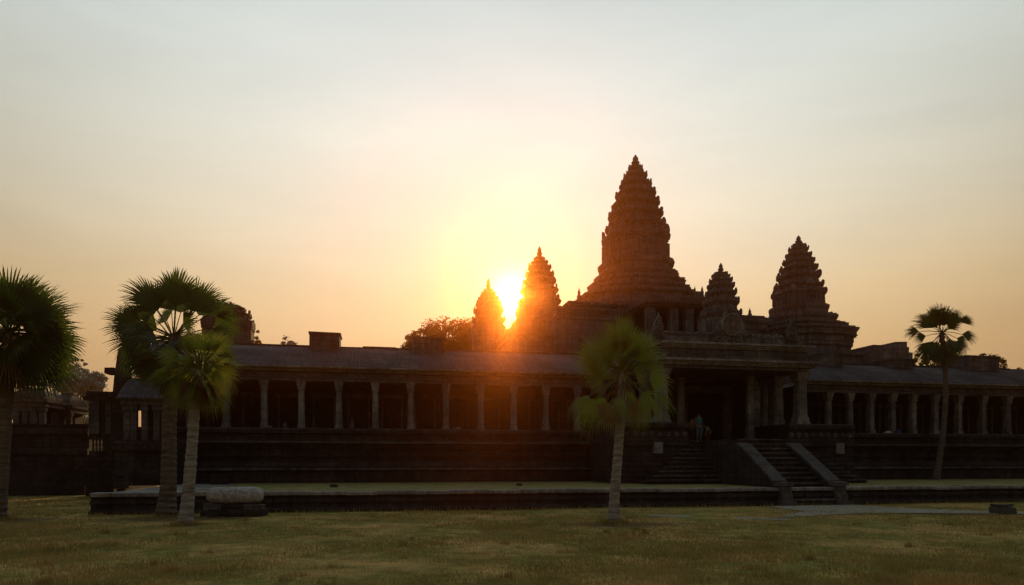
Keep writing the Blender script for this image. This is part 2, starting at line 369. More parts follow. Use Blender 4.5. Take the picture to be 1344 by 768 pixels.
def gallery(label, s0, s1, cols, blocks, ridge_z, eave_z, wins=True):
    T = Thing('temple_gallery', label, 'gallery', (s0+s1)/2, DC, TZ)
    pl = MB(); pl.extrude(gal_profile()+[(19.0, 3.78), (19.0, TZ-0.05)], s0, s1)
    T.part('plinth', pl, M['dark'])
    for nm, dd, za, zb_, mt in (('lower_moulding', 11.0, 1.49, 1.60, 'stone'), ('upper_moulding', 11.26, 3.0, 3.12, 'step'), ('dado_moulding', 11.62, 2.22, 2.34, 'dark')):  # lower and upper strips paler than the plinth: ledge highlights put into colour
        q = MB(); x = s0
        while x < s1:
            L = min(rnd.uniform(1.0, 3.0), s1-x); j = rnd.uniform(-.03, .03)
            q.rough(x+.008, x+L-.008, dd+j, 11.9, za, zb_+rnd.uniform(-.02, .02), .012); x += L
        T.part(nm, q, M[mt])
    # worn front kerb of the gallery floor
    kb = MB(); x = s0
    while x < s1:
        L = min(rnd.uniform(1.0, 2.0), s1-x)
        kb.rough(x+0.01, x+L-0.01, 11.36, 11.62, 3.783, 3.783+rnd.uniform(0.05, 0.09), 0.012); x += L
    T.part('floor_kerb', kb, M['stone'])  # kerb also paler than the plinth, top light put into its colour
    wl = MB(); wl.box(s0+0.3, s1-0.3, 15.2, 15.9, 3.783, 7.0)
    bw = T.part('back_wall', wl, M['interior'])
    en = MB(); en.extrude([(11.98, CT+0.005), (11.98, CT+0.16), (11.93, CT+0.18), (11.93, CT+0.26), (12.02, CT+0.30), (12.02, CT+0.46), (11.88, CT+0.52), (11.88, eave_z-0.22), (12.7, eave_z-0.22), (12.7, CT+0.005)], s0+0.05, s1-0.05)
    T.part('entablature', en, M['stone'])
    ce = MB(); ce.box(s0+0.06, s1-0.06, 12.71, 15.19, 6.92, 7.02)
    T.part('ceiling', ce, M['interior'])
    ev = MB(); ev.extrude([(11.78, eave_z-0.215), (11.70, eave_z-0.12), (11.45, eave_z-0.06), (11.42, eave_z+0.03), (11.50, eave_z+0.05), (19.3, eave_z+0.05), (19.3, eave_z-0.215)], s0-0.1, s1+0.1)
    T.part('eave', ev, M['trim'])
    rf = MB(); ribbed_roof(rf, s0, s1, (11.55, eave_z+0.055), (15.4, ridge_z))
    rp = T.part('roof', rf, M['roof'])
    rc = MB(); x = s0
    while x < s1:
        L = min(rnd.uniform(2, 4), s1-x); h = rnd.uniform(0.05, 0.12)
        rc.box(x+0.004, x+L-0.004, 15.22, 15.6, ridge_z-0.06, ridge_z+h); x += L
    T.part('ridge_cap', rc, M['roof'], parent=rp)
    for (a, b, d0, d1, ztop) in blocks:
        k = MB(); k.rough(a, b, d0, d1, ridge_z-1.0, ztop-0.12, 0.02); k.rough(a-0.05, b+0.05, d0-0.05, d1+0.05, ztop-0.119, ztop, 0.015)
        T.part('roof_block', k, M['stone'], parent=rp)
    first = None
    for s in cols:
        if first is None: first = make_column(T, s, DC, CT-CB, 0.375, CB)
        else: T.copy(first, (s, DC, CB))
    # pilasters and dark doorways on the back wall
    for a, b in zip(cols[:-1], cols[1:]):
        q = MB(); m = (a+b)/2; hw = min(0.55, (b-a)*0.3)
        q.box(m-hw-0.14, m-hw, 15.08, 15.198, 3.785, 5.9); q.box(m+hw, m+hw+0.14, 15.08, 15.198, 3.785, 5.9); q.box(m-hw-0.24, m+hw+0.24, 15.05, 15.198, 5.902, 6.15)
        T.part('door_frame', q, M['stone'], parent=bw)
    return T

lc = [S(px, DC) for px in (200, 246, 297, 347, 396, 445, 493, 539, 585, 631, 674, 716, 757, 790)]
LEFT0, LEFT1 = S(178, 12), S(838, 12)
def blk(px0, px1, py, d=14.2, depth=1.8):
    return (S(px0, d), S(px1, d), d, d+depth, Z(py, (px0+px1)/2, d))
gallery('long ribbed-roof colonnaded gallery left of the entrance porch under the setting sun', LEFT0, LEFT1, lc,
        [blk(406, 446, 436), blk(543, 582, 442)], 9.05, 7.32)
rc = [S(px, DC) for px in (1087, 1115, 1143, 1171, 1198, 1227, 1258, 1290, 1322, 1355, 1388, 1422, 1458, 1495)]
RIGHT0, RIGHT1 = S(1058, 12), S(1560, 12)
gallery('dark colonnaded gallery right of the porch, behind the slender palm', RIGHT0, RIGHT1, rc,
        [blk(1081, 1106, 462), blk(1170, 1198, 471), blk(1268, 1312, 467)], 8.95, 7.28)

# ------------------------------------------------------------------ entrance porch
PZ = 3.15
SC0, SC1 = S(868, 7.6), S(1050, 7.6)
T = Thing('entrance_porch', 'columned entrance porch with double cornice, carved crest and round medallion', 'porch', (SC0+SC1)/2, 9, TZ)
# floor and pedestals
fl = MB(); fl.box(S(905, 7.4), S(1035, 7.4), 7.9, 15.0, TZ, PZ); fl.box(12.37, 15.95, 4.25, 7.898, TZ, PZ-0.004)
T.part('floor', fl, M['dark'])
def ped_profile():
    return [(6.9, TZ-0.02), (6.9, 1.2), (7.0, 1.26), (7.0, 1.8), (7.12, 1.9), (7.12, 2.75), (6.98, 2.86), (6.98, 3.2), (7.08, 3.26), (7.08, 3.72), (6.95, 3.8), (6.88, 3.86), (6.88, 4.08), (6.95, 4.13), (11.25, 4.13), (11.25, TZ-0.02)]
for a, b in ((S(806, 7), S(905, 7)), (S(1035, 7), S(1121, 7))):
    pm = MB(); pm.extrude(ped_profile(), a, b)
    pd = T.part('pedestal', pm, M['dark'])
    fr = MB(); n = 9
    for i in range(n):
        x = a+(b-a)*(i+0.5)/n; q = (b-a)/n*0.36
        fr.loft([[(x+q*k*math.cos(t), yy, 3.49+0.17*k*math.sin(t)) for t in [2*PI*j/8 for j in range(8)]][::-1] for k, yy in ((1, 7.085), (0.8, 7.03), (0.35, 7.01))])
    T.part('frieze', fr, M['stone'], parent=pd)
    bl = MB(); x = a+(b-a)*(0.52 if a < 10 else 0.72); bl.rough(x, x+0.5, 6.92, 7.2, 2.42, 3.05, 0.015)
    T.part('facing_stone', bl, M['trim'], parent=pd)
PB = 4.135; PT = Z(489, 1050, 7.6)
fc = make_column(T, SC0, 7.6, PT-PB, 0.66, PB, 0.42, 0.55)
for s, d in ((SC1, 7.6), (SC1, 10.0), (SC1, 12.5), (SC0, 10.0), (SC0, 12.5)):
    T.copy(fc, (s, d, PB))
inn = None
for s, d in ((S(984, 9.2), 9.2), (S(1003, 11.0), 11.0), (S(893, 10.6), 10.6)):
    if inn is None: inn = make_column(T, s, d, PT-PZ, 0.42, PZ, 0.35, 0.4)
    else: T.copy(inn, (s, d, PZ))
# rear wall with the doorway
dl, dr, dtop = S(901, 12.9), S(948, 12.9), Z(517, 925, 12.9)
rw = MB(); rw.box(SC0-0.6, dl, 12.95, 13.6, PZ+0.002, PT+0.3); rw.box(dr, SC1+0.6, 12.95, 13.6, PZ+0.002, PT+0.3); rw.box(dl+0.002, dr-0.002, 12.95, 13.6, dtop, PT+0.3)
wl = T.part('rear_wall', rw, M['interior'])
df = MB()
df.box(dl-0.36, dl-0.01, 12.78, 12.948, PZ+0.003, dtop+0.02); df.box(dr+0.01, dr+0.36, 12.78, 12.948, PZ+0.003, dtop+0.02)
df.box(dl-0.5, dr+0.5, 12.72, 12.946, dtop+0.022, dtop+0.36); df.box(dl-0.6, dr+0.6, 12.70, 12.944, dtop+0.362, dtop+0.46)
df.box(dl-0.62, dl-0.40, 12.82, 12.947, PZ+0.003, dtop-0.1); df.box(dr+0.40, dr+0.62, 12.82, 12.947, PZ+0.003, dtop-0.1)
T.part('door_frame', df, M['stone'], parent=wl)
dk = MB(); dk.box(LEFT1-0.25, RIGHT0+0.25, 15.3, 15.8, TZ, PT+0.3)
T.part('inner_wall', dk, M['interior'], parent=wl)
# roof: beam, lower cornice, attic, upper cornice
DB = 15.0
e0, e1 = S(868, 6.6), S(1080, 6.6)
z1 = Z(480.0, 1000, 6.6); z1t = Z(471, 960, 6.6)
bm = MB(); bm.box(e0+0.35, e1-0.55, 7.05, 14.6, PT+0.003, z1-0.003); T.part('beam', bm, M['stone'])
def cornice(mb, a, b, d0, d1, z, h, out=0.3):
    for k, (o, t0, t1) in enumerate(((0.0, 0, 0.3), (out*0.45, 0.3, 0.6), (out, 0.6, 0.92), (out*0.9, 0.92, 1.0))):
        mb.box(a-o, b+o, d0-o, d1, z+h*t0+0.0005, z+h*t1-0.0005)
cm = MB(); cornice(cm, e0+0.28, e1-0.28, 6.88, DB-0.02, z1, z1t-z1, 0.28); T.part('lower_cornice', cm, M['trim'])
u0, u1 = S(870, 7.0), S(1071, 7.0)
z2 = Z(458.5, 1000, 7.0); z2t = Z(449.5, 960, 7.0)
at_ = MB(); at_.box(u0+0.25, u1-0.45, 7.35, DB-0.05, z1t+0.002, z2-0.002); T.part('attic', at_, M['stone'])
cm = MB(); cornice(cm, u0+0.25, u1-0.25, 7.25, DB-0.06, z2, z2t-z2, 0.25); T.part('upper_cornice', cm, M['trim'])
ZC = z2t+0.002
pr = MB(); pr.box(u0+0.1, u1-0.3, 7.55, 8.0, ZC, ZC+0.42); pr.box(u0+0.6, u1-0.6, 8.3, DB-0.1, ZC, ZC+0.9, 0.3, 0.6)
T.part('parapet', pr, M['carving'])

def leaf_slab(mb, c, w, h, t, ang=0.0, lean=0.0):
    """pointed leaf-shaped stone standing at c, facing -y turned by ang"""
    pr = [(-0.45, 0), (0.45, 0), (0.48, 0.35), (0.40, 0.62), (0.2, 0.85), (0, 1.0), (-0.2, 0.85), (-0.40, 0.62), (-0.48, 0.35)]
    ca, sa = math.cos(ang), math.sin(ang); n = len(pr); v = []
    for yy in (-t/2, t/2):
        for x, z in pr:
            X = x*w; Yv = yy - lean*z*z*h
            v.append((c[0]+X*ca-Yv*sa, c[1]+X*sa+Yv*ca, c[2]+z*h))
    mb.add(v, [tuple(range(n)), tuple(range(2*n-1, n-1, -1))]+[(i, n+i, n+(i+1) % n, (i+1) % n) for i in range(n)])

cr = MB(); x = u0+0.2
while x < u1-0.4:
    leaf_slab(cr, (x, 7.6+rnd.uniform(-.03, .03), ZC+0.40), 0.2*rnd.uniform(.8, 1.2), 0.24*rnd.uniform(0.6, 1.25), 0.14, rnd.uniform(-.4, .4)); x += 0.17
T.part('crest', cr, M['stone'])

def lumps(mb, inside, box, y, n, rmin, rmax, rr):
    """carved foliage: overlapping low knobs on a flat stone"""
    (x0, x1, z0, z1) = box; k = 0; tries = 0
    while k < n and tries < n*20:
        tries += 1
        x, z = rr.uniform(x0, x1), rr.uniform(z0, z1)
        if not inside(x, z): continue
        r = rr.uniform(rmin, rmax); k += 1
        a0 = rr.uniform(0, 1)
        mb.loft([[(x+r*q*math.cos(a0-2*PI*i/6), y+yy, z+r*q*math.sin(a0-2*PI*i/6)) for i in range(6)] for q, yy in ((1.0, 0.0), (0.85, -r*0.6), (0.3, -r*0.9))])

mx, mz = S(957, 7.5), Z(428, 957, 7.5)
MR = 0.64
def in_ped(x, z):
    u = (x-mx)/1.05; v = (z-ZC)/2.15
    return v > 0 and v < 1 and abs(u) < (1-v)**0.75 and (x-mx)**2+(z-mz)**2 > (MR*0.98)**2
pd = MB()
out = [(-1.15, 0), (1.15, 0), (1.2, 0.3), (0.95, 0.42), (1.0, 0.75), (0.80, 0.85), (0.84, 1.15), (0.62, 1.22), (0.62, 1.5), (0.40, 1.52), (0.36, 1.8), (0.16, 1.8), (0, 2.15), (-0.16, 1.8), (-0.36, 1.8), (-0.40, 1.52), (-0.62, 1.5), (-0.62, 1.22), (-0.84, 1.15), (-0.80, 0.85), (-1.0, 0.75), (-0.95, 0.42), (-1.2, 0.3)]
n = len(out)
pd.add([(mx+x, y, ZC+z) for y in (7.28, 7.5) for x, z in out], [tuple(range(n)), tuple(range(2*n-1, n-1, -1))]+[(i, n+i, n+(i+1) % n, (i+1) % n) for i in range(n)])
lumps(pd, in_ped, (mx-1.05, mx+1.05, ZC, ZC+2.2), 7.279, 170, 0.05, 0.13, rnd)
pdo = T.part('pediment', pd, M['carving'])
md = MB()
for r0, r1, y0, y1 in ((MR, MR*0.98, 7.25, 7.10), (MR*0.80, MR*0.78, 7.25, 7.13)):
    pass
def disc(mb, prof, n=36):
    mb.loft([[(mx+r*math.cos(-2*PI*i/n), y, mz+r*math.sin(-2*PI*i/n)) for i in range(n)] for r, y in prof])
disc(md, [(MR, 7.277), (MR, 7.12), (MR*0.93, 7.07), (MR*0.86, 7.12), (MR*0.80, 7.16), (MR*0.62, 7.16), (MR*0.60, 7.10), (MR*0.54, 7.10), (MR*0.52, 7.15), (MR*0.26, 7.15), (MR*0.22, 7.08), (0.02, 7.05)])
for i in range(18):
    t = 2*PI*i/18
    for rr_, q in ((0.71, 0.075), (0.40, 0.05)):
        X, Zc = mx+MR*rr_*math.cos(t), mz+MR*rr_*math.sin(t)
        md.loft([[(X+q*k*math.cos(-2*PI*j/6), y, Zc+q*k*math.sin(-2*PI*j/6)) for j in range(6)] for k, y in ((1, 7.158), (0.7, 7.10), (0.2, 7.085))])
T.part('medallion', md, M['trim'], parent=pdo)
for px in (856, 1046):
    x = S(px, 7.5)+ (0.35 if px < 900 else -0.35); k = MB()
    o2 = [(-0.36, 0), (0.36, 0), (0.4, 0.4), (0.28, 0.75), (0.3, 0.9), (0.16, 1.2), (0, 1.62), (-0.16, 1.2), (-0.3, 0.9), (-0.28, 0.75), (-0.4, 0.4)]
    n = len(o2); k.add([(x+a, y, ZC+b) for y in (7.4, 7.54) for a, b in o2], [tuple(range(n)), tuple(range(2*n-1, n-1, -1))]+[(i, n+i, n+(i+1) % n, (i+1) % n) for i in range(n)])
    lumps(k, lambda a, b: abs(a-x) < 0.36*(1-(b-ZC)/1.62)+0.02, (x-0.4, x+0.4, ZC, ZC+1.55), 7.399, 50, 0.05, 0.11, rnd)
    T.part('corner_ornament', k, M['stone'])

# ------------------------------------------------------------------ stairs
def steps(mb, s0f, s1f, d0, d1, z0, z1, n, back, tr=None):  # treads get paler stone than risers: light on step tops put into colour
    h = (z1-z0)/n; q = (d1-d0)/n
    for i in range(n):
        a, b = s0f(i), s1f(i)
        x = a; 
        while x < b-0.01:
            L = min(rnd.uniform(1.0, 2.4), b-x)
            if b-x-L < 0.4: L = b-x
            j = rnd.uniform(-0.012, 0.012)
            t_ = rnd.uniform(0.055, 0.075)
            mb.box(x+0.002, x+L-0.002, d0+q*i+j+.05, back+0.001*i, z0+h*i-.03 if i else z0-0.1, z0+h*(i+1)-t_)
            tr.rough(x+0.004, x+L-0.004, d0+q*i+j-.03, min(d0+q*i+j+q+.06, back), z0+h*(i+1)-t_+.0005, z0+h*(i+1), .009); x += L
T = Thing('stone_staircase', 'central front staircase between two sloping stone balustrades', 'staircase', 14.0, 1.5, 0)
st = MB(); tr = MB(); n = 13
steps(st, lambda i: 12.84, lambda i: 15.16, -0.55, 4.2, 0.02, PZ-0.01, n, 4.24, tr)
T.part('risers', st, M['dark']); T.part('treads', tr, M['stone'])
for s, sg in ((12.6, -1), (15.4, 1)):
    b = MB()
    b.extrude([(-0.15, -0.05), (-0.15, 0.85), (0.1, 1.0), (3.1, 2.72), (4.2, 2.8), (4.2, -0.05)], s-0.28, s+0.28)
    bo = T.part('balustrade', b, M['dark'])
    cp = MB(); cp.extrude([(0.05, 0.985), (0.02, 1.09), (3.1, 2.86), (3.4, 2.92), (3.4, 2.755), (3.1, 2.735)], s-0.34, s+0.34)
    T.part('coping', cp, M['step'], parent=bo)
    nw = MB(); nw.box(s-0.36, s+0.36, -0.75, -0.14, -0.05, 0.16); nw.box(s-0.28, s+0.28, -0.62, -0.152, 0.161, 0.5, 0.03, 0.03); nw.box(s-0.26, s+0.26, -0.5, -0.153, 0.501, 0.86, 0.02, 0.02); nw.rough(s-0.32, s+0.32, -0.58, -0.0, 0.862, 1.02, 0.02)
    T.part('newel', nw, M['stone'], parent=bo)
T = Thing('stone_staircase', 'broad steps flaring left below the porch doorway, left of the balustraded stair', 'staircase', 11, 6, TZ)
st = MB(); tr = MB(); n = 10
L0, L1 = S(846, 5.4), S(906, 7.6)
steps(st, lambda i: L0+(L1-L0)*(i/(n-1))**0.9, lambda i: 12.36, 5.0, 7.86, TZ, PZ-0.012, n, 7.88, tr)
T.part('risers', st, M['dark']); T.part('treads', tr, M['stone'])
T = Thing('stone_staircase', 'short side steps descending right of the balustraded stair', 'staircase', 17.2, 6, TZ)
st = MB(); tr = MB()
R0, R1 = S(1127, 5.4), S(1064, 6.8)
steps(st, lambda i: 15.98, lambda i: R0+(R1-R0)*(i/7)**0.9, 4.7, 6.85, TZ, 2.5, 8, 6.87, tr)
T.part('risers', st, M['dark']); T.part('treads', tr, M['stone'])

# ------------------------------------------------------------------ towers
PLAN = [(1, -.42), (1, .42), (.92, .42), (.92, .63), (.81, .63), (.81, .81), (.63, .81), (.63, .92), (.42, .92), (.42, 1)]
def plan(hw, z, s, d):
    pts = []
    for q in range(4):
        for x, y in PLAN:
            for _ in range(q): x, y = -y, x
            pts.append((s+x*hw, d+y*hw, z))
    # drop the duplicates at the seams
    out = []
    for p_ in pts:
        if not out or (abs(p_[0]-out[-1][0])+abs(p_[1]-out[-1][1])) > 1e-6: out.append(p_)
    return out

def antefixes(mb, s, d, hw, z, h, rr, skip=0.12, small=0.6):
    for q in range(4):
        ang = q*PI/2
        for off, rad, k in ((0, 1.0, 1.0), (-.33, 1.0, small+.15), (.33, 1.0, small+.15), (-.53, .92, small), (.53, .92, small), (-.73, .83, small*1.25), (.73, .83, small*1.25)):
            if rr.random() < skip: continue
            # facing -y at q=0
            x, y = off*hw, -(rad*hw-0.05*hw)
            X, Yv = x*math.cos(ang)-y*math.sin(ang), x*math.sin(ang)+y*math.cos(ang)
            leaf_slab(mb, (s+X, d+Yv, z), hw*0.20*k+0.05, h*k*rr.uniform(0.6, 1.0), hw*0.07+0.03, ang, lean=rr.uniform(-0.05, 0.10))

TIER = [(0, .92), (.06, .92), (.08, .875), (.16, .865), (.46, .855), (.48, .905), (.56, .91), (.58, .97), (.66, .975), (.68, 1.0), (.78, 1.0), (.80, .92), (.86, .85), (1.0, .76)]
BASE = [(0, .97), (.14, .97), (.16, .955), (.60, .95), (.64, .985), (.74, .985), (.77, 1.0), (1.0, 1.0)]
def tower(label, px, d, tiers, tip, bulb, bases=(), body=(), skip=0.12, mat='tower', zbase=TZ, seed=1, group=None, fit=1.0):
    """tiers: (top row, bottom row, half width) in photo pixels at the tower's own distance"""
    rr = random.Random(seed)
    s = S(px, d); mpp = YD(px, d)/F
    zz = lambda py: EH+(HY-py)*mpp
    T = Thing('temple_tower', label, 'tower', s, d, zbase, group)
    for k, (yt, yb, hw) in enumerate(bases):
        h0, h1 = (zz(yb) if yb else zbase), zz(yt); H = hw*mpp*fit*.955
        m = MB()
        if h1-h0 > 5:
            m.loft([plan(H*0.97, h0, s, d), plan(H*0.97, h1-3.0, s, d)]+[plan(H*w, h1-3.0+0.01+3.0*t, s, d) for t, w in BASE])
        else: m.loft([plan(H*w, h0+(h1-h0)*t, s, d) for t, w in BASE])
        if hw < 62: antefixes(m, s, d, H*.97, h1-0.02, min(0.5, 0.45*(h1-h0)), rr, 0.35, 0.45)
        T.part('base_tier', m, M[mat])
    for k, (yt, yb, hw) in enumerate(body):
        h0, h1 = zz(yb), zz(yt); H = hw*mpp*fit*.955; h = h1-h0
        m = MB(); m.loft([plan(H*w, h0+h*t, s, d) for t, w in ((0, 1.0), (.05, 1.0), (.07, .96), (.12, .965), (.14, .93), (.74, .915), (.76, .96), (.80, .95), (.83, .99), (.88, 1.0), (.95, 1.0), (1.0, .9))])
        antefixes(m, s, d, H, h1-0.06*h, h*0.42, rr, skip)
        bo = T.part('tower_body', m, M[mat])
        for q in (0, 1, 2, 3):
            f = MB(); ang = q*PI/2; R_ = H*0.93
            def put(x0, x1, y0, y1, za, zb_):
                vs = [(x, y, z) for z in (za, zb_) for x, y in ((x0, y0), (x1, y0), (x1, y1), (x0, y1))]
                vs = [(s+x*math.cos(ang)-y*math.sin(ang), d+x*math.sin(ang)+y*math.cos(ang), z) for x, y, z in vs]
                f.add(vs, [(3, 2, 1, 0), (4, 5, 6, 7), (0, 1, 5, 4), (1, 2, 6, 5), (2, 3, 7, 6), (3, 0, 4, 7)])
            for sx in (-1, 1):
                put(sx*H*0.36-H*.05, sx*H*0.36+H*.05, -R_-H*0.06, -R_+H*.05, h0+.15*h, h0+.70*h)
                put(sx*H*0.20-H*.04, sx*H*0.20+H*.04, -R_-H*0.035, -R_+H*.05, h0+.15*h, h0+.56*h)
            put(-H*.26, H*.26, -R_-H*.05, -R_+H*.05, h0+.565*h, h0+.63*h)
            for w_, t_ in ((.22, .635), (.15, .675), (.08, .705)):
                put(-H*w_, H*w_, -R_-H*.04, -R_+H*.05, h0+t_*h, h0+(t_+.03)*h)
            put(-H*.03, H*.03, -R_-H*.02, -R_+H*.05, h0+.15*h, h0+.56*h)
            T.part('false_door', f, M[mat], parent=bo)
    for k, (yt, yb, hw) in enumerate(tiers):
        h0, h1 = zz(yb), zz(yt); H = hw*mpp*fit*.955; h = h1-h0
        m = MB(); m.loft([plan(H*w, h0+h*t, s, d) for t, w in TIER])
        antefixes(m, s, d, H*0.99, h0+h*0.77, h*0.5, rr, skip+.12)
        T.part('tier', m, M[mat])
    f = MB(); zb_, zt = zz(bulb[0]), zz(tip); r = bulb[1]*mpp; h = zt-zb_
    f.lathe([(r*1.5, 0), (r*1.6, .06*h), (r*1.05, .12*h), (r*.8, .2*h), (r*1.1, .28*h), (r*1.2, .38*h), (r*.8, .5*h), (r*.62, .54*h), (r*.85, .6*h), (r*.8, .7*h), (r*.45, .86*h), (0.02, h)], 14, (s, d), zb_)
    T.part('finial', f, M[mat])
    return T

tower('tallest central tower of the temple, many tiered with lotus bud tip', 834, 46,
      [(219, 229, 10), (228, 241, 16), (240, 254, 22), (252, 267, 27.5), (265, 281, 32.5), (279, 297, 37), (295, 313, 41)],
      203, (220, 4.6),
      bases=[(408, None, 95), (395, 409, 87), (384, 396, 71), (374, 385, 65), (364, 375, 56), (348, 365, 50.5)], body=[(311, 349, 45.5)], skip=.1, seed=3, fit=.945)
tower('mid-sized tower directly right of the sun, its left edge catching the glare', 708, 44,
      [(338, 344, 7.5), (343, 351, 11), (349, 360, 15), (358, 369, 18.5), (367, 380, 21), (377, 394, 24), (391, 411, 27)],
      323, (339, 3.2), bases=[(432, None, 40), (424, 433, 35), (408, 425, 30)], seed=5, skip=.45, fit=1.04)
tower('smaller tiered tower left of the sun, above the leafy tree', 641, 46,
      [(380, 386, 6.5), (384, 392, 10), (390, 399, 13.5), (397, 408, 16.5), (405, 419, 19.5), (416, 433, 21.5)],
      365, (381, 2.8), bases=[(430, None, 22)], seed=8, skip=.45, fit=1.03)
tower('right-hand bulging tower on a broad moulded base, beyond the porch', 1048, 34,
      [(321, 327, 8.5), (325, 335, 12), (333, 344, 15.5), (341, 353, 19), (350, 363, 22.5), (359, 376, 26), (372, 388, 29)],
      309, (322, 3.6), bases=[(447, None, 60), (437, 448, 66), (430, 438, 55), (418, 431, 44), (404, 419, 34.5)], body=[(385, 405, 32)], seed=11)
tower('small pointed tower rising right behind the round medallion', 946, 24,
      [(358, 363, 8.5), (361, 369, 11.5), (366, 376, 14.5), (373, 385, 17), (382, 396, 19.5), (393, 411, 22.5), (408, 428, 25.5)],
      345, (359, 3.2), bases=[(425, None, 28)], seed=13)

# podium linking the towers, with small finials along its edge
T = Thing('temple_podium', 'high stepped stone podium joining the central towers behind the gallery roof', 'podium', S(820, 40), 40, TZ)
def pbox(T, name, px0, px1, py, d0, d1, mat='tower', prof=True):
    s0, s1 = S(px0, d0), S(px1, d0); zt = Z(py, (px0+px1)/2, d0); m = MB()
    m.box(s0, s1, d0, d1, TZ, zt-1.1); m.box(s0-.12, s1+.12, d0-.12, d1+.1, zt-1.098, zt-.85); m.box(s0+.05, s1-.05, d0+.05, d1-.05, zt-.848, zt-.42); m.box(s0-.1, s1+.1, d0-.1, d1+.1, zt-.418, zt-.24); m.box(s0-.2, s1+.2, d0-.2, d1+.2, zt-.238, zt)
    T.part(name, m, M[mat]); return zt
pbox(T, 'podium_block', 667, 745, 434, 38, 52)
zt = pbox(T, 'podium_block', 730, 1000, 409, 36.6, 56)
pbox(T, 'podium_block', 748, 800, 396.5, 37.3, 44)
zq = pbox(T, 'podium_block', 898, 932, 389, 38.2, 44)
zr = pbox(T, 'podium_block', 972, 1020, 418.5, 33, 36.6)
ff = None
def small_finial(px, py0, py1, d, w):
    s = S(px, d); z0 = Z(py0, px, d); h = Z(py1, px, d)-z0; m = MB(); r = w*YD(px, d)/F
    m.lathe([(r, -0.15), (r, .1*h), (r*.75, .15*h), (r*.95, .3*h), (r*.8, .42*h), (r*.5, .5*h), (r*.62, .6*h), (r*.4, .75*h), (r*.2, .85*h), (0.01, h)], 8, (s, d), z0)
    T.part('finial', m, M['tower'])
for a in ((760, 396, 377, 37.5, 3.3), (912, 389, 375, 38.6, 2.2), (921.5, 389, 375, 38.6, 2.8), (984, 418, 404, 33.4, 3.2), (1011, 418, 413, 33.4, 2.2)): small_finial(*a)
# upper gallery with dark openings above the porch
T = Thing('upper_gallery', 'shaded upper gallery with pillars below the central tower', 'gallery', S(890, 30), 30, TZ)
m = MB(); a, b = S(848, 30), S(936, 30); zt = Z(395, 890, 30); zs = Z(403, 890, 30); zf = Z(436, 890, 30)
m.box(a, b, 30, 36, TZ, zf); T.part('plinth', m, M['tower'])
m = MB(); m.box(a-.2, b+.2, 29.7, 36, zs, zs+.2); m.box(a-.35, b+.35, 29.5, 36, zs+.202, zs+.42); m.extrude([(29.7, zs+.424), (33, zt+.5), (36.3, zs+.424)], a-.1, b+.1); T.part('roof', m, M['roof'])
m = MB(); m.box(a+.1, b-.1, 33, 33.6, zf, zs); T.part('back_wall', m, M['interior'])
first = None
for px in (854, 884, 904, 930):
    m = MB(); s = S(px, 30.2); m.box(s-.4, s+.4, 30.0, 30.7, zf+.001, zs-.001); T.part('pillar', m, M['tower'])

# ruined turret behind the right gallery
T = Thing('ruined_turret', 'broken stone turret with notched top beyond the right gallery roof', 'ruin', S(1168, 27), 27, TZ)
m = MB()
def rb(px0, px1, py, d0, d1, j=.05): m.rough(S(px0, d0), S(px1, d0), d0, d1, TZ, Z(py, (px0+px1)/2, d0), j)
rb(1141, 1197, 462, 27, 31); rb(1145.5, 1159, 452.5, 27.1, 30); rb(1160, 1176, 458, 27.2, 30.5); rb(1175, 1190, 448.5, 27.15, 30.4); rb(1189, 1194, 455, 27.3, 30.2)
T.part('wall', m, M['tower'])
m = MB(); s0, s1 = S(1100, 28), S(1139, 28); z = Z(462, 1120, 28); m.box(s0, s1, 28, 31, TZ, z-.3); m.box(s0-.3, s1+.05, 27.7, 31, z-.298, z); T.part('cornice', m, M['tower'])

# ------------------------------------------------------------------ left end: corner tower, pavilion, outer platform
tower('blunt broken tower at the left end of the gallery, half behind palms', 300, 22,
      [(402, 414, 22), (410, 424, 29)], 398, (404, 5), bases=[(452, None, 36), (422, 453, 33)], skip=.5, seed=21, mat='stone')
T = Thing('corner_pavilion', 'low dark pavilion with door openings behind the two left palms', 'pavilion', S(190, 10), 10, TZ)
a, b = S(160, 9.0), S(222, 9.0)
m = MB(); m.extrude([(8.6, TZ), (8.6, 1.4), (8.75, 1.5), (8.75, 2.4), (8.6, 2.5), (8.6, 2.9), (8.9, 2.95), (8.9, Z(578, 190, 9)), (13, Z(578, 190, 9)), (13, TZ)], a-.3, b+.2); T.part('plinth', m, M['dark'])
zf, ze, zr = Z(578, 190, 9)+.002, Z(531, 190, 9), Z(523, 190, 9)
m = MB(); m.box(a, b, 12.0, 12.6, zf, ze); T.part('back_wall', m, M['interior'])
m = MB(); m.box(a-.1, b+.1, 9.0, 12.6, ze+.002, ze+.25); m.box(a-.25, b+.15, 8.8, 12.7, ze+.252, zr); T.part('entablature', m, M['stone'])
m = MB(); ribbed_roof(m, a-.2, b+.1, (8.85, zr+.004), (10.9, Z(497, 190, 10.9))); T.part('roof', m, M['roof'])
for px in (167, 176, 190, 206, 216):
    m = MB(); s = S(px, 9.2); m.box(s-.14, s+.14, 9.1, 9.4, zf, ze); m.box(s-.2, s+.2, 9.05, 9.45, ze-.3, ze-.001); T.part('pillar', m, M['stone'])
T = Thing('stone_pier', 'tall leaning stone pier at the far left corner of the temple', 'pier', S(154, 11), 11, TZ)
m = MB(); s0, s1 = S(146, 11), S(161, 11); zt = Z(456, 154, 11); h = zt-TZ
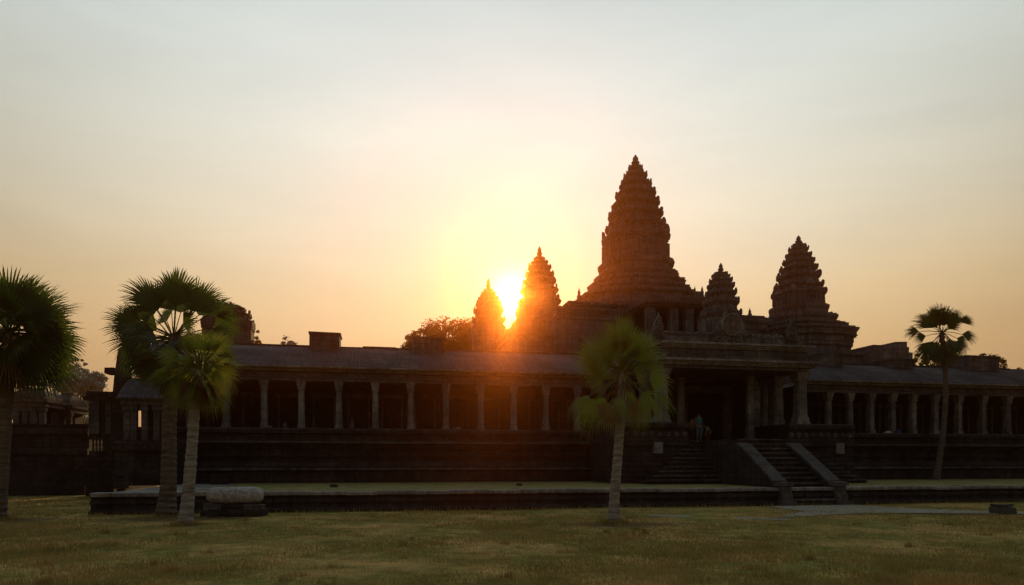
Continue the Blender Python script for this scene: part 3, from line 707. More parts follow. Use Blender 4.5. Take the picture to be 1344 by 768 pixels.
m.loft([[(s0-.15, 11, TZ), (s1+.15, 11, TZ), (s1+.15, 12.6, TZ), (s0-.15, 12.6, TZ)], [(s0, 11.05, TZ+.6*h), (s1+.1, 11.05, TZ+.6*h), (s1, 12.5, TZ+.6*h), (s0, 12.5, TZ+.6*h)], [(s0+.1, 11.1, zt-1.6), (s1, 11.1, zt-1.6), (s1, 12.4, zt-1.6), (s0+.1, 12.4, zt-1.6)], [(s0+.2, 11.2, zt-.5), (s1-.05, 11.2, zt-.5), (s1-.05, 12.3, zt-.5), (s0+.2, 12.3, zt-.5)], [(s0+.25, 11.3, zt), (s1-.1, 11.3, zt+.15), (s1-.1, 12.2, zt+.1), (s0+.25, 12.2, zt)]])
T.part('shaft', m, M['dark'])
m = MB(); z = Z(487, 145, 11); m.rough(s0-.35, s0+.1, 11.1, 12, z-.12, z+.2, .03); m.rough(s0-.1, s1+.25, 10.9, 12.7, Z(522, 150, 11), Z(522, 150, 11)+.25, .02); T.part('corbel', m, M['dark'])
# wing with a see-through baluster window
T = Thing('side_wing', 'narrow dark wing with a small see-through baluster window', 'wing', S(134, 13), 13, TZ)
a, b = S(117, 13), S(149, 13); z0, z1, ztp = Z(592, 134, 13), Z(577, 134, 13), Z(514, 134, 13); w0, w1 = S(118, 13), S(136, 13)
m = MB(); m.box(a, b, 13, 13.5, TZ-.8, z0); m.box(a, b, 13, 13.5, z1, ztp-.5); m.box(w1, b, 13.002, 13.498, z0, z1); m.box(a-.25, b+.1, 12.8, 13.7, ztp-.498, ztp-.3); m.box(a-.12, b+.05, 12.9, 13.6, ztp-.298, ztp); T.part('wall', m, M['dark'])
m = MB()
for i in range(4):
    x = w0+(w1-w0)*(i+.4)/4; m.lathe([(.05, 0), (.07, .1), (.045, .2), (.07, .35), (.045, .5), (.07, z1-z0)], 8, (x, 13.25), z0)
T.part('balusters', m, M['stone'])
m = MB()
for px in (121, 128, 143): s = S(px, 13); m.box(s-.13, s+.13, 12.85, 12.999, z1+.3, ztp-.5)
T.part('pilaster', m, M['stone'])
m = MB(); m.box(S(112, 15), S(165, 15), 15.0, 16, -.1, Z(597, 134, 15)); T.part('added_sun_block', m, M['dark'])  # added wall, closes the gap so the sun stays off the ground
# outer platform and pavilions at far left
T = Thing('stone_platform', 'black stepped stone platform at far left behind the round bush', 'platform', S(50, 17), 17, 0)
zt = Z(556, 60, 17); a, b = S(-260, 17), S(117, 17); m = MB()
m.extrude([(16.4, -.1), (16.4, .5), (16.6, .6), (16.6, 1.1), (16.9, 1.2), (16.9, 2.3), (16.75, 2.4), (16.75, 2.7), (17.0, 2.8), (17.0, 3.5), (16.8, 3.6), (16.8, 3.9), (17.2, 3.95), (17.2, zt-.15), (17.1, zt-.1), (17.1, zt), (30, zt), (30, -.1)], a, b)
T.part('platform_body', m, M['dark'])
def pav(label, px0, px1, pye, pyr, d, cols):
    T = Thing('stone_pavilion', label, 'pavilion', S((px0+px1)/2, d), d, zt, 'small pavilions on the left platform')
    a, b = S(px0, d), S(px1, d); c = (px0+px1)/2; ze, zr = Z(pye, c, d), Z(pyr, c, d); D = 3.0
    m = MB(); m.box(a+.2, b-.2, d+1.4, d+D-.2, zt+.002, ze); T.part('cella', m, M['interior'])
    m = MB(); m.box(a-.1, b+.1, d-.05, d+D, ze+.002, ze+.3); m.box(a-.25, b+.25, d-.2, d+D+.1, ze+.302, ze+.5); T.part('entablature', m, M['stone'])
    m = MB(); n = 8; rings = []
    for i in range(n+1):
        t = i/n; k = math.cos(t*PI/2*.85); rings.append([(a+(b-a)*.5*(1-k)*.55, d+D*.5*(1-k), ze+.504+(zr-ze-.5)*t), (b-(b-a)*.5*(1-k)*.55, d+D*.5*(1-k), ze+.504+(zr-ze-.5)*t), (b-(b-a)*.5*(1-k)*.55, d+D-D*.5*(1-k), ze+.504+(zr-ze-.5)*t), (a+(b-a)*.5*(1-k)*.55, d+D-D*.5*(1-k), ze+.504+(zr-ze-.5)*t)])
    m.loft(rings); r_ = T.part('roof', m, M['dark'])
    m = MB(); 
    for i in range(5): leaf_slab(m, (a+(b-a)*(.3+.1*i), d+D*.5, zr-.04), .22, .3, .12)
    T.part('ridge_ornament', m, M['stone'], parent=r_)
    for px in cols:
        m = MB(); s = S(px, d); m.box(s-.16, s+.16, d+.05, d+.35, zt+.002, ze); m.box(s-.22, s+.22, d, d+.4, ze-.25, ze-.001); T.part('pillar', m, M['stone'])
pav('larger pillared pavilion on the far left platform behind the palm skirt', 4, 58, 534, 510, 20, (8, 20, 32, 42, 54))
pav('smaller pavilion with stepped roof on the platform, beside the larger one', 62, 91, 541, 517, 23, (65, 73, 81, 89))

# ------------------------------------------------------------------ loose stones
def stone_block(label, px, py, w, h, dd, z=None, mat='stone', grp=None, ang=0.0, j=.05, name='stone_block'):
    zz = TZ+.012 if z is None else z
    p = G(px, py, zz)
    o = MB(); o.rough(-w/2, w/2, 0, dd, -.02, h*.8, j); o.rough(-w/2+.03, w/2-.05, .03, dd-.03, h*.8-.001, h, j*.6)
    ob = o.build(name, M[mat], loc=p, rz=A+ang); tag(ob, label, 'stone block', grp); return ob
GB = 'loose stones on the left corner of the terrace'
stone_block('upright dark square stone block on the pale terrace paving', 156, 641, .5, .62, .5, mat='dark', grp=GB)
stone_block('long pale stone slab lying at the left terrace corner', 139, 628, .95, .42, .8, mat='trim', grp=GB, ang=.1)
stone_block('small rounded stone at the left tip of the terrace', 127, 627, .35, .25, .35, grp=GB, ang=.4)
stone_block('dark block stacked beside the wing, left of the palms', 162, 624, .7, .75, .6, mat='dark', grp=GB, ang=-.1)
stone_block('flat stone lying right of the upright dark block', 181, 637, .6, .22, .5, grp=GB, ang=.2)
stone_block('wedge of broken stone above the lying stone cylinder', 288, 636, .75, .5, .6, mat='dark', ang=.2)
stone_block('small dark stone on the terrace edge right of the stone cylinder', 438, 639.3, .30, .12, .25, mat='dark')
stone_block('small dark stone on the terrace edge below the sun glow', 683, 637.5, .26, .11, .25, mat='dark')
o = stone_block('weathered stone stump on the grass at the far right', 1324, 674, .72, .32, .5, z=0.0, mat='stone', ang=.1, name='stone_stump')

# lying stone cylinder on two rough supports
p = G(304, 677.5, 0); mp = p.y/F
T_ = empty('stone_cylinder_monument', (p.x, p.y, 0), R(2)); tag(T_, 'rounded stone cylinder lying on rough black blocks beside palm trunk', 'stone monument')
m = MB(); L, r = 1.02, .30; n = 24
prof = [(-L, .02), (-L+.01, r*.40), (-L+.05, r*.66), (-L+.13, r*.86), (-L+.26, r*.97), (-L+.4, r), (0, r*1.03), (L-.4, r), (L-.26, r*.97), (L-.13, r*.86), (L-.05, r*.66), (L-.01, r*.40), (L, .02)]
m.loft([[(x, .35+q*math.cos(2*PI*i/n), .74+q*math.sin(2*PI*i/n)+.01*math.sin(3*x+i)) for i in range(n)] for x, q in prof])
m.build('cylinder', M['boulder'], T_, smooth=True)
m = MB(); m.rough(-1.02, -.45, .05, .65, .24, .45, .05); m.build('support', M['stone'], T_)
m = MB(); m.rough(.45, 1.03, .05, .65, .24, .44, .06); m.rough(.75, 1.08, .0, .4, .2, .33, .03); m.build('support', M['stone'], T_)
m = MB(); m.rough(-1.12, 1.1, -.05, .75, -.03, .22, .05); m.rough(-.5, .52, .1, .6, .221, .3, .02); m.rough(-.48, .5, .15, .55, .32, .42, .02); m.build('plinth', M['dark'], T_)

# things left on the gallery floor
def oddment(name, label, cat, px, w, h, mat, d=11.75, z=None, grp=None):
    m = MB(); m.rough(-w/2, w/2, -.12, .12, 0, h*.6, .04); m.rough(-w*.3, w*.35, -.1, .1, h*.6, h, .04)
    o = m.build(name, mat, loc=W(S(px, d), d, 3.79 if z is None else z), rz=A); tag(o, label, cat, grp)
blue = fabric('blue_cloth', (0.05, 0.08, 0.20, 1)); pale = fabric('pale_cloth', (0.6, 0.58, 0.55, 1))
oddment('cloth_bundle', 'blue cloth bundle on the edge of the right gallery floor', 'bundle', 1179, .42, .26, blue, z=3.83)
oddment('cloth_bundle', 'pale cloth bundle beside the blue one on the right gallery floor', 'bundle', 1165, .55, .12, pale, z=3.86)
GF = 'broken stones on the left gallery floor'
oddment('stone_fragment', 'pale broken stone beside the second gallery column from the left palms', 'stone', 355, .22, .16, M['trim'], grp=GF, z=3.86)
oddment('stone_fragment', 'upright broken stone between two columns above the cylinder monument', 'stone', 374, .18, .34, M['stone'], grp=GF, z=3.86)
oddment('stone_fragment', 'thin upright stone in the bay beside the fifth gallery column', 'stone', 462, .16, .55, M['stone'], grp=GF, z=3.86)
oddment('stone_fragment', 'low pale stones in the gallery bay left of the sun rays', 'stone', 600, .5, .14, M['trim'], grp=GF, z=3.86)

# ------------------------------------------------------------------ people
def skin_mesh(name, joints, edges, mat, parent, sub=2, root=0):
    me = bpy.data.meshes.new(name); me.from_pydata([j[:3] for j in joints], edges, [])
    o = bpy.data.objects.new(name, me); C.objects.link(o)
    o.modifiers.new('skin', 'SKIN'); s = o.modifiers.new('sub', 'SUBSURF'); s.levels = sub; s.render_levels = sub
    if not me.skin_vertices: me.attributes.new('x', 'FLOAT', 'POINT')
    for i, j in enumerate(joints):
        sv = me.skin_vertices[0].data[i]; sv.radius = (j[3], j[4] if len(j) > 4 else j[3]); sv.use_root = (i == root)
    bpy.context.view_layer.update()
    dg = bpy.context.evaluated_depsgraph_get()
    m2 = bpy.data.meshes.new_from_object(o.evaluated_get(dg)); m2.materials.clear(); m2.materials.append(mat); m2.shade_smooth()
    bpy.data.objects.remove(o)
    ob = bpy.data.objects.new(name, m2); C.objects.link(ob); ob.parent = parent
    return ob
def ensure_skin_layer():
    pass
skin = fabric('brown_skin', (0.28, 0.16, 0.10, 1)); hairm = fabric('black_hair', (0.02, 0.016, 0.014, 1))
def person(label, s, d, z, H, top, legs, rz, pose='stand', skirt=False):
    r = empty('person', W(s, d, z), A+rz); tag(r, label, 'person'); k = H/1.7
    if pose == 'stand': hip, dx = .90, 0.0; hd = (0, 0)
    if pose == 'stand':
        P = dict(pel=(0, 0, .93), wa=(0, 0, 1.08), ch=(0, .0, 1.30), nk=(0, -.0, 1.46), hd=(0, -.03, 1.59), ht=(0, -.02, 1.68),
                 ls=(-.18, 0, 1.40), le=(-.23, .02, 1.13), lw=(-.2, -.1, .90), lh=(-.19, -.14, .81), rs=(.18, 0, 1.40), re=(.25, .03, 1.13), rw=(.23, -.05, .88), rh=(.225, -.08, .78),
                 lp=(-.09, 0, .88), lk=(-.10, -.02, .49), la=(-.10, .03, .08), lt=(-.11, -.14, .035), rp=(.09, 0, .88), rk=(.11, -.04, .49), ra=(.12, .01, .08), rt=(.14, -.16, .035))
    else:   # bending forward
        P = dict(pel=(0, .12, .72), wa=(0, .02, .84), ch=(0, -.18, .95), nk=(0, -.32, 1.0), hd=(0, -.44, 1.02), ht=(0, -.5, 1.05),
                 ls=(-.18, -.22, .98), le=(-.2, -.3, .70), lw=(-.17, -.38, .46), lh=(-.16, -.42, .38), rs=(.18, -.22, .98), re=(.2, -.3, .70), rw=(.17, -.4, .48), rh=(.16, -.44, .40),
                 lp=(-.1, .12, .68), lk=(-.13, -.08, .42), la=(-.12, .08, .08), lt=(-.13, -.1, .035), rp=(.1, .12, .68), rk=(.14, -.1, .42), ra=(.13, .06, .08), rt=(.15, -.12, .035))
    rad = dict(pel=.13, wa=.115, ch=.14, nk=.055, hd=.10, ht=.065, ls=.06, le=.042, lw=.03, lh=.035, rs=.06, re=.042, rw=.03, rh=.035, lp=.095, lk=.062, la=.042, lt=.035, rp=.095, rk=.062, ra=.042, rt=.035)
    E = [('pel', 'wa'), ('wa', 'ch'), ('ch', 'nk'), ('nk', 'hd'), ('hd', 'ht'), ('ch', 'ls'), ('ls', 'le'), ('le', 'lw'), ('lw', 'lh'), ('ch', 'rs'), ('rs', 're'), ('re', 'rw'), ('rw', 'rh'), ('pel', 'lp'), ('lp', 'lk'), ('lk', 'la'), ('la', 'lt'), ('pel', 'rp'), ('rp', 'rk'), ('rk', 'ra'), ('ra', 'rt')]
    def mk(name, keys, grow, mat):
        idx = {q: i for i, q in enumerate(keys)}
        return skin_mesh(name, [tuple(c*k for c in P[q])+((rad[q]+grow)*k,) for q in keys], [(idx[a], idx[b]) for a, b in E if a in idx and b in idx], mat, r)
    mk('body', list(P), 0, skin)
    mk('shirt', ['pel', 'wa', 'ch', 'ls', 'le', 'rs', 're'], .022, top)
    mk('trousers', ['pel', 'lp', 'lk', 'la', 'rp', 'rk', 'ra'], .020, legs)
    m = MB(); hx, hy, hz = P['hd']; 
    m.loft([[((hx+.108*q*math.cos(2*PI*i/12))*k, (hy+.02+.115*q*math.sin(2*PI*i/12))*k, (hz+zz)*k) for i in range(12)] for q, zz in ((.85, .01), (1.02, .05), (.95, .09), (.6, .125), (.1, .14))])
    m.build('hair', hairm, r, smooth=True)
    return r
teal = fabric('teal_cloth', (0.06, 0.19, 0.19, 1)); rust = fabric('rust_cloth', (0.36, 0.15, 0.06, 1)); green = fabric('green_cloth', (0.12, 0.30, 0.18, 1)); bluegrey = fabric('grey_blue_cloth', (0.11, 0.16, 0.19, 1)); brown = fabric('brown_cloth', (0.12, 0.06, 0.04, 1))
person('person in teal shirt and trousers standing at the top of the steps', S(917, 8.6), 8.6, PZ, 1.62, teal, bluegrey, .1)
person('person in a rust red garment just left of the one in teal', S(908.5, 9.4), 9.4, PZ, 1.42, rust, brown, .5)
person('person in green bending down right of the one in teal', S(929, 8.8), 8.8, PZ, 1.45, green, brown, -1.3, pose='bend')

# ------------------------------------------------------------------ palms
def frond(root, base, u, R_, plen, nseg, spread, join, mat, rr, droop=.25, wseg=1.0, name='frond', fold=.18, roll=None):
    """a fan leaf: a stalk that ends in a wheel of pointed folded blades"""
    u = Vector(u).normalized()
    v = u.orthogonal().normalized()
    v = (Matrix.Rotation(rr.uniform(0, 2*PI) if roll is None else roll, 3, u) @ v)
    nrm = u.cross(v).normalized()
    if nrm.z < 0: nrm = -nrm; v = -v
    m = MB()
    b = Vector(base); tip = b+u*plen
    g_ = Vector((0, 0, -1))
    mid = b+u*plen*.5+g_*(-.04*plen)
    m.tube([b, mid, tip], [.032, .022, .016], 5)
    for i in range(nseg):
        t = (i/(nseg-1)-.5)*spread
        d_ = (u*math.cos(t)+v*math.sin(t)).normalized()
        side = (v*math.cos(t)-u*math.sin(t)).normalized()
        rl = R_*(1-.22*abs(t/(spread/2))**2)*rr.uniform(.86, 1.08)
        hw = rl*join*spread/nseg*.56*wseg
        q0 = tip
        bend = nrm*fold
        q1 = tip+d_*rl*join*.5; q2 = tip+d_*rl*join+g_*rl*droop*.12; q3 = tip+d_*rl*(join+(1-join)*.55)+g_*rl*droop*.45; q4 = tip+d_*rl*.98+g_*rl*droop*rr.uniform(.8, 1.3)
        up = nrm*hw*.5
        m.add([q0, q1+side*hw*.55, q1-side*hw*.55, q2+side*hw+up, q2-side*hw+up, q2, q3+side*hw*.55, q3-side*hw*.55, q4],
              [(0, 1, 2), (1, 3, 5), (1, 5, 2), (2, 5, 4), (3, 6, 5), (5, 6, 7), (5, 7, 4), (6, 8, 7)])
    return m.build(name, mat, root)

def trunk(root, pts, rads, mat, n=14):
    m = MB(); P2, R2 = [], []
    for i in range(len(pts)-1):
        a, b = Vector(pts[i]), Vector(pts[i+1]); k = max(2, int((b-a).length/.11))
        for j in range(k):
            t = j/k; P2.append(a.lerp(b, t)); R2.append((rads[i]*(1-t)+rads[i+1]*t)*(1+.05*((len(P2) % 2)*2-1))*rnd.uniform(.97, 1.03))
    P2.append(Vector(pts[-1])); R2.append(rads[-1])
    m.tube(P2, R2, n); return m.build('trunk', mat, root)

def palm(label, px, py, z, pts_px, rads, fronds, tmat, seed, group):
    """pts_px: trunk centre line in photo pixels at the palm's own distance"""
    rr = random.Random(seed)
    p0 = G(px, py, z); root = empty('palm_tree', p0); tag(root, label, 'palm tree', group)
    loc = lambda q: tuple(at(q[0], q[1], p0.y)-p0)
    pts = [(0, 0, -.08)]+[loc(q) for q in pts_px[1:]]
    pts = [(a, b+.06*math.sin(i*1.3), c) for i, (a, b, c) in enumerate(pts)]
    trunk(root, pts, rads, tmat)
    top = Vector(pts[-1])
    for spec in fronds: spec(root, top, rr)
    return root

def ring(n, el0, el1, R_, plen, nseg, spread, join, mat, droop=.2, wseg=1.0, name='frond', off=0.0, jit=.12, az0=None, az1=None, zoff=0.0, roll=None):
    def go(root, top, rr):
        for i in range(n):
            az = (2*PI*(i+rr.uniform(-.3, .3))/n) if az0 is None else az0+(az1-az0)*(i+.5)/n+rr.uniform(-.1, .1)
            el = rr.uniform(el0, el1)
            u = Vector((math.cos(el)*math.cos(az), math.cos(el)*math.sin(az), math.sin(el)))
            k = rr.uniform(1-jit, 1+jit)
            b = top+Vector((u.x*.1, u.y*.1, zoff+rr.uniform(-.12, .12)))
            rl = roll if roll is None else facing_roll(u, rr, roll)
            frond(root, b, u, R_*k, plen*k, nseg, spread, join, mat, rr, droop, wseg, name, roll=rl)
    return go
def facing_roll(u, rr, amt):
    """turn of the blade about its stalk: blades of one crown look outward and up, scattered by amt"""
    u = u.normalized(); v0 = u.orthogonal().normalized(); best = 0; bv = 9
    n_want = Vector((0, -1, .35)).normalized()
    for k in range(24):
        a = 2*PI*k/24; v = Matrix.Rotation(a, 3, u) @ v0
        c_ = abs(abs(u.cross(v).dot(n_want))-1)
        if c_ < bv: bv, best = c_, a
    return best+rr.gauss(0, amt)

def fans(lst, nseg=28, spread=2.6, join=.52, mat=None, droop=.12, roll=.25, zoff=0.0):
    """fans placed by hand: (lean from upright in degrees to the right, tilt away in degrees, stalk, blade)"""
    def go(root, top, rr):
        for (dg, tl, pl, R_) in lst:
            a, b_ = R(dg+rr.uniform(-3, 3)), R(tl)
            u = Vector((math.sin(a)*math.cos(b_), math.sin(b_), math.cos(a)*math.cos(b_)))
            frond(root, top+Vector((u.x*.08, u.y*.08, zoff+rr.uniform(-.1, .1))), u, R_, pl, nseg, spread*rr.uniform(.85, 1.1), join, mat, rr, droop*rr.uniform(.6, 1.6), 1.0, 'frond', roll=facing_roll(u, rr, roll))
    return go
PG = 'fan palms standing around the temple lawn'
F_, D_, B_ = M['fan'], M['dead'], M['mop']
# far left, cut by the frame
palm('large dark fan palm cut off by the left edge of the photo', -3, 681, 0, [(-3, 681), (0, 640), (6, 560), (10, 500), (13, 438)], [.27, .20, .19, .22, .18],
     [fans([(-62, 5, 0.58, 1.78), (-34, -8, 0.63, 1.88), (-14, 10, 0.68, 1.93), (4, -10, 0.68, 1.93), (12, 8, 0.73, 1.88), (31, -6, 0.78, 1.88), (37, 9, 0.78, 1.78), (56, -8, 0.93, 1.78), (63, 8, 0.88, 1.73), (84, -6, 0.93, 1.68), (90, 8, 0.78, 1.68), (114, 5, 0.83, 1.68), (122, -14, 0.78, 1.63), (140, 0, 0.78, 1.53), (-90, 10, 0.68, 1.68), (-120, 0, 0.68, 1.68), (0, -40, 0.48, 1.58), (45, -35, 0.58, 1.58), (80, -40, 0.58, 1.48)], nseg=28, spread=2.1, mat=F_, join=.52),
      ring(8, .1, .9, 1.3, .5, 26, 2.4, .55, F_, .12, roll=.6), ring(14, -.35, .25, 1.2, 1.1, 28, 2.8, .55, F_, .22, roll=.5),
      ring(16, -.9, -.35, 1.25, 1.05, 26, 2.8, .5, F_, .3, roll=.6), ring(18, -1.35, -.8, 1.25, .8, 22, 2.4, .45, D_, .3, name='dead_frond', zoff=-.15)], M['trunk'], 31, PG)
# second: wide open fan crown
palm('tall fan palm with wide open crown behind the small bright palm', 218, 677, 0, [(218, 677), (220, 640), (222, 560), (226, 505), (229, 443)], [.37, .28, .235, .24, .18],
     [fans([(-33, 8, 1.16, 1.51), (-26, -8, 1.16, 1.51), (-47, 14, 1.31, 1.41), (-15, 20, 1.26, 1.36), (0, 8, 1.21, 1.56), (7, -8, 1.16, 1.56), (18, 22, 1.26, 1.36), (33, 8, 1.21, 1.51), (39, -8, 1.16, 1.51), (54, 14, 1.41, 1.31), (-68, 5, 1.30, 1.26), (-76, -12, 1.20, 1.26), (-101, 8, 1.05, 1.36), (-93, -10, 1.00, 1.31), (70, 6, 1.40, 1.21), (92, -10, 1.15, 1.31), (112, 8, 1.00, 1.31), (-122, 10, 0.90, 1.36), (-128, -14, 0.80, 1.36), (-5, 35, 1.36, 1.16), (25, 40, 1.36, 1.16), (-40, 38, 1.36, 1.16), (-60, -30, 0.50, 1.06), (60, -30, 0.60, 1.06), (-85, -40, 0.50, 1.16)], nseg=26, spread=2.05, join=.55, roll=.2, mat=F_),
      ring(9, -.75, -.1, 1.05, 1.05, 28, 2.6, .5, F_, .25, jit=.25, roll=.8), ring(10, -.6, .15, 1.0, .55, 26, 2.6, .5, F_, .25, jit=.3, roll=.9),
      ring(14, -1.2, -.6, 1.1, .95, 26, 2.6, .5, F_, .3, roll=.7, zoff=-.2), ring(14, -1.45, -.9, 1.1, .6, 22, 2.3, .45, D_, .3, name='dead_frond', zoff=-.2)], M['trunk'], 35, PG)
# small bright one in front
palm('small bright green palm with pale leaning trunk in front of the tall one', 243, 689, 0, [(243, 689), (246, 650), (251, 590), (256, 540), (262, 482)], [.23, .185, .165, .16, .12],
     [ring(12, .7, 1.5, .85, .50, 20, 2.4, .40, B_, .12, jit=.2), ring(12, .1, .7, .88, .55, 20, 2.5, .40, B_, .2, jit=.2), ring(11, -.5, .1, .88, .55, 20, 2.5, .40, B_, .28, jit=.2),
      ring(13, -1.15, -.5, .85, .5, 20, 2.4, .40, B_, .32, zoff=-.1), ring(12, -1.4, -.9, .8, .4, 18, 2.1, .38, D_, .3, name='dead_frond', zoff=-.15)], M['trunk_pale'], 37, PG)
# centre
palm('bushy mop-headed palm on the lawn in front of the porch', 805, 686, 0, [(805, 686), (807, 650), (811, 600), (814, 550), (817, 487)], [.20, .165, .15, .15, .11],
     [ring(15, .75, 1.5, .95, .75, 20, 2.4, .40, B_, .06, jit=.15, roll=.8), ring(16, .15, .75, 1.0, .72, 20, 2.5, .40, B_, .12, jit=.18, roll=.9), ring(9, .1, .9, .8, .45, 20, 2.5, .40, B_, .12, jit=.18, roll=.9), ring(3, -.3, .1, .95, .85, 18, 2.1, .38, B_, .25, jit=.2, roll=.9),
      ring(10, -.9, -.4, .85, 1.05, 18, 2.0, .38, B_, .45, jit=.25, zoff=-.2), ring(9, -1.35, -.8, .8, .85, 18, 1.9, .36, D_, .3, name='dead_frond', zoff=-.3)], M['trunk_pale'], 41, PG)
# right, slender on the terrace
palm('slender tall palm on the terrace before the right gallery', 1228, 629.5, TZ, [(1228, 629.5), (1233, 605), (1238, 570), (1241, 520), (1240, 480), (1236, 437)], [.26, .2, .17, .16, .16, .14],
     [fans([(-50, 8, .5, 1.75), (-42, -12, .45, 1.7), (-26, 12, .45, 1.85), (-14, -8, .45, 1.85), (-4, 14, .45, 1.85), (8, 4, .5, 1.8), (14, -12, .5, 1.7), (38, -4, .75, 1.5), (40, 12, .7, 1.4), (63, 5, 1.45, .95), (66, -5, 1.4, .85), (101, -6, 1.2, 1.1), (107, 8, 1.1, 1.05), (128, 8, .95, 1.3), (-86, 4, 1.35, 1.05), (-97, -6, 1.05, 1.05), (-134, 10, .6, 1.5), (-152, 0, .6, 1.45), (146, -10, .6, 1.45), (162, 5, .6, 1.35), (-60, -45, .4, 1.0), (40, -50, .4, .9)], nseg=20, spread=1.5, join=.55, roll=.15, mat=F_, droop=.14),
      ring(9, -1.2, -.6, 1.15, .9, 22, 2.2, .45, F_, .3, roll=.7, zoff=-.15), ring(8, -1.45, -1.0, 1.1, .9, 18, 1.9, .4, D_, .3, name='dead_frond', zoff=-.25)], M['trunk'], 43, PG)

# ------------------------------------------------------------------ broadleaf trees and bushes
def leafy(name, label, cat, base, H, crown, n_clump, per, leaf, mat, seed, group=None, trunk_r=.2, limbs=6, rz=0, bare=.0):
    """crown: list of (x, y, z, rx, ry, rz) ellipsoids relative to the base"""
    rr = random.Random(seed); nr = np.random.default_rng(seed)
    root = empty(name, base); tag(root, label, cat, group)
    cs = []
    for k in range(n_clump):
        e = crown[k % len(crown)] if k < len(crown)*2 else rr.choice(crown)
        while True:
            q = Vector((rr.uniform(-1, 1), rr.uniform(-1, 1), rr.uniform(-1, 1)))
            if .25 < q.length < 1: break
        q *= (q.length**-.35)
        cs.append((e[0]+q.x*e[3], e[1]+q.y*e[4], max(e[2]+q.z*e[5], .1), min(e[3], e[5])*rr.uniform(.16, .34)))
    V = []; Fc = []
    for (x, y, z, r) in cs:
        m = int(per*rr.uniform(.6, 1.4))
        c = nr.normal(0, 1, (m, 3)); c /= np.linalg.norm(c, axis=1)[:, None]; c = c*(nr.random((m, 1))**.5)*r*np.array([1.25, 1.25, .85])+np.array([x, y, z])
        a = nr.normal(0, 1, (m, 3)); a /= np.linalg.norm(a, axis=1)[:, None]
        b = np.cross(a, nr.normal(0, 1, (m, 3))); b /= np.linalg.norm(b, axis=1)[:, None]
        L = leaf*nr.uniform(.6, 1.3, (m, 1)); Wd = L*.42
        o = len(V)
        pts = np.stack([c-a*L*.5, c+b*Wd*.5, c+a*L*.5, c-b*Wd*.5], 1).reshape(-1, 3)
        V += [tuple(t) for t in pts]; Fc += [(o+4*i, o+4*i+1, o+4*i+2, o+4*i+3) for i in range(m)]
    mb = MB(); mb.v = V; mb.f = Fc; mb.build('crown', mat, root)
    t = MB(); top = Vector((crown[0][0], crown[0][1], crown[0][2]))
    t.tube([(0, 0, -.2), (0, 0, H*.2), tuple(Vector((0, 0, H*.2)).lerp(top, .6)), tuple(top)], [trunk_r*1.2, trunk_r, trunk_r*.75, trunk_r*.35], 8)
    for k in range(limbs):
        c = Vector(rr.choice(cs)[:3]); a = Vector((0, 0, H*.2)).lerp(top, rr.uniform(.2, .8))
        t.tube([a, a.lerp(c, .5)+Vector((0, 0, .04*H)), c], [trunk_r*.5, trunk_r*.3, trunk_r*.08], 5)
    t.build('trunk', M['bark'], root)
    return root
def tree_px(name, label, cat, px0, px1, py_top, Y, z0, mat, seed, leaf=.35, n=60, per=60, lobes=None, group=None, yb=None, limbs=6, tr=.2):
    k = Y/F; cx = ((px0+px1)/2-CX)*k; H = EH+(HY-py_top)*k-z0; w = (px1-px0)*k/2
    zl = H*.45 if yb is None else EH+(HY-yb)*k-z0
    crown = lobes or [(0, 0, (H+zl)/2, w*.8, w*.7, (H-zl)/2), (-w*.45, .2, zl+(H-zl)*.40, w*.55, w*.5, (H-zl)*.36), (w*.45, -.2, zl+(H-zl)*.42, w*.55, w*.5, (H-zl)*.38)]
    return leafy(name, label, cat, (cx, Y, z0), H, crown, n, per, leaf, mat, seed, group, tr, limbs)
tree_px('leafy_tree', 'rounded leafy tree behind the gallery roof left of the small tower', 'tree', 530, 648, 416, 92, 0, M['foliage'], 51, .40, 230, 150, yb=490)
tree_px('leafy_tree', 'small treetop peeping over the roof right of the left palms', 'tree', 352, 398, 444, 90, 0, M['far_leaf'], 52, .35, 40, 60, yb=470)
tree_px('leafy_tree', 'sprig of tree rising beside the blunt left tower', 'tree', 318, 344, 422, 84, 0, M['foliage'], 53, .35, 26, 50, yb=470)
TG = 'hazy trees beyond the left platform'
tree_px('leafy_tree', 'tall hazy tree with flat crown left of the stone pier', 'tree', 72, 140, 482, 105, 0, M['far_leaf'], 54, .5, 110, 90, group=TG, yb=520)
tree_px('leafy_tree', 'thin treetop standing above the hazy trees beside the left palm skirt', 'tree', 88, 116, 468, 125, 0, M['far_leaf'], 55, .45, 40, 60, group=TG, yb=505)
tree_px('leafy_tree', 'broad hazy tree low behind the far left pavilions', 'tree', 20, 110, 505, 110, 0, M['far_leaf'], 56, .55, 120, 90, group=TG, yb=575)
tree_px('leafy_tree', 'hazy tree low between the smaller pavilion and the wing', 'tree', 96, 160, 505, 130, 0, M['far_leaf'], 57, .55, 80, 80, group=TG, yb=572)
RG = 'trees beyond the right gallery roof'
tree_px('leafy_tree', 'dense small tree beside the ruined turret left of the right palm', 'tree', 1192, 1222, 462, 75, 0, M['foliage'], 58, .3, 60, 90, group=RG, yb=500)
tree_px('leafy_tree', 'dark tree behind the trunk of the right palm', 'tree', 1220, 1262, 448, 75, 0, M['foliage'], 59, .3, 90, 100, group=RG, yb=500)
tree_px('leafy_tree', 'sprigs of tree showing around the right roof block', 'tree', 1262, 1322, 464, 78, 0, M['foliage'], 60, .28, 60, 70, group=RG, yb=500)
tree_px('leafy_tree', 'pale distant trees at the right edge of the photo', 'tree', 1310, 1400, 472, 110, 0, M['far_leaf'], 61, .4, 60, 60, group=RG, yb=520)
p = G(47, 646, 0)
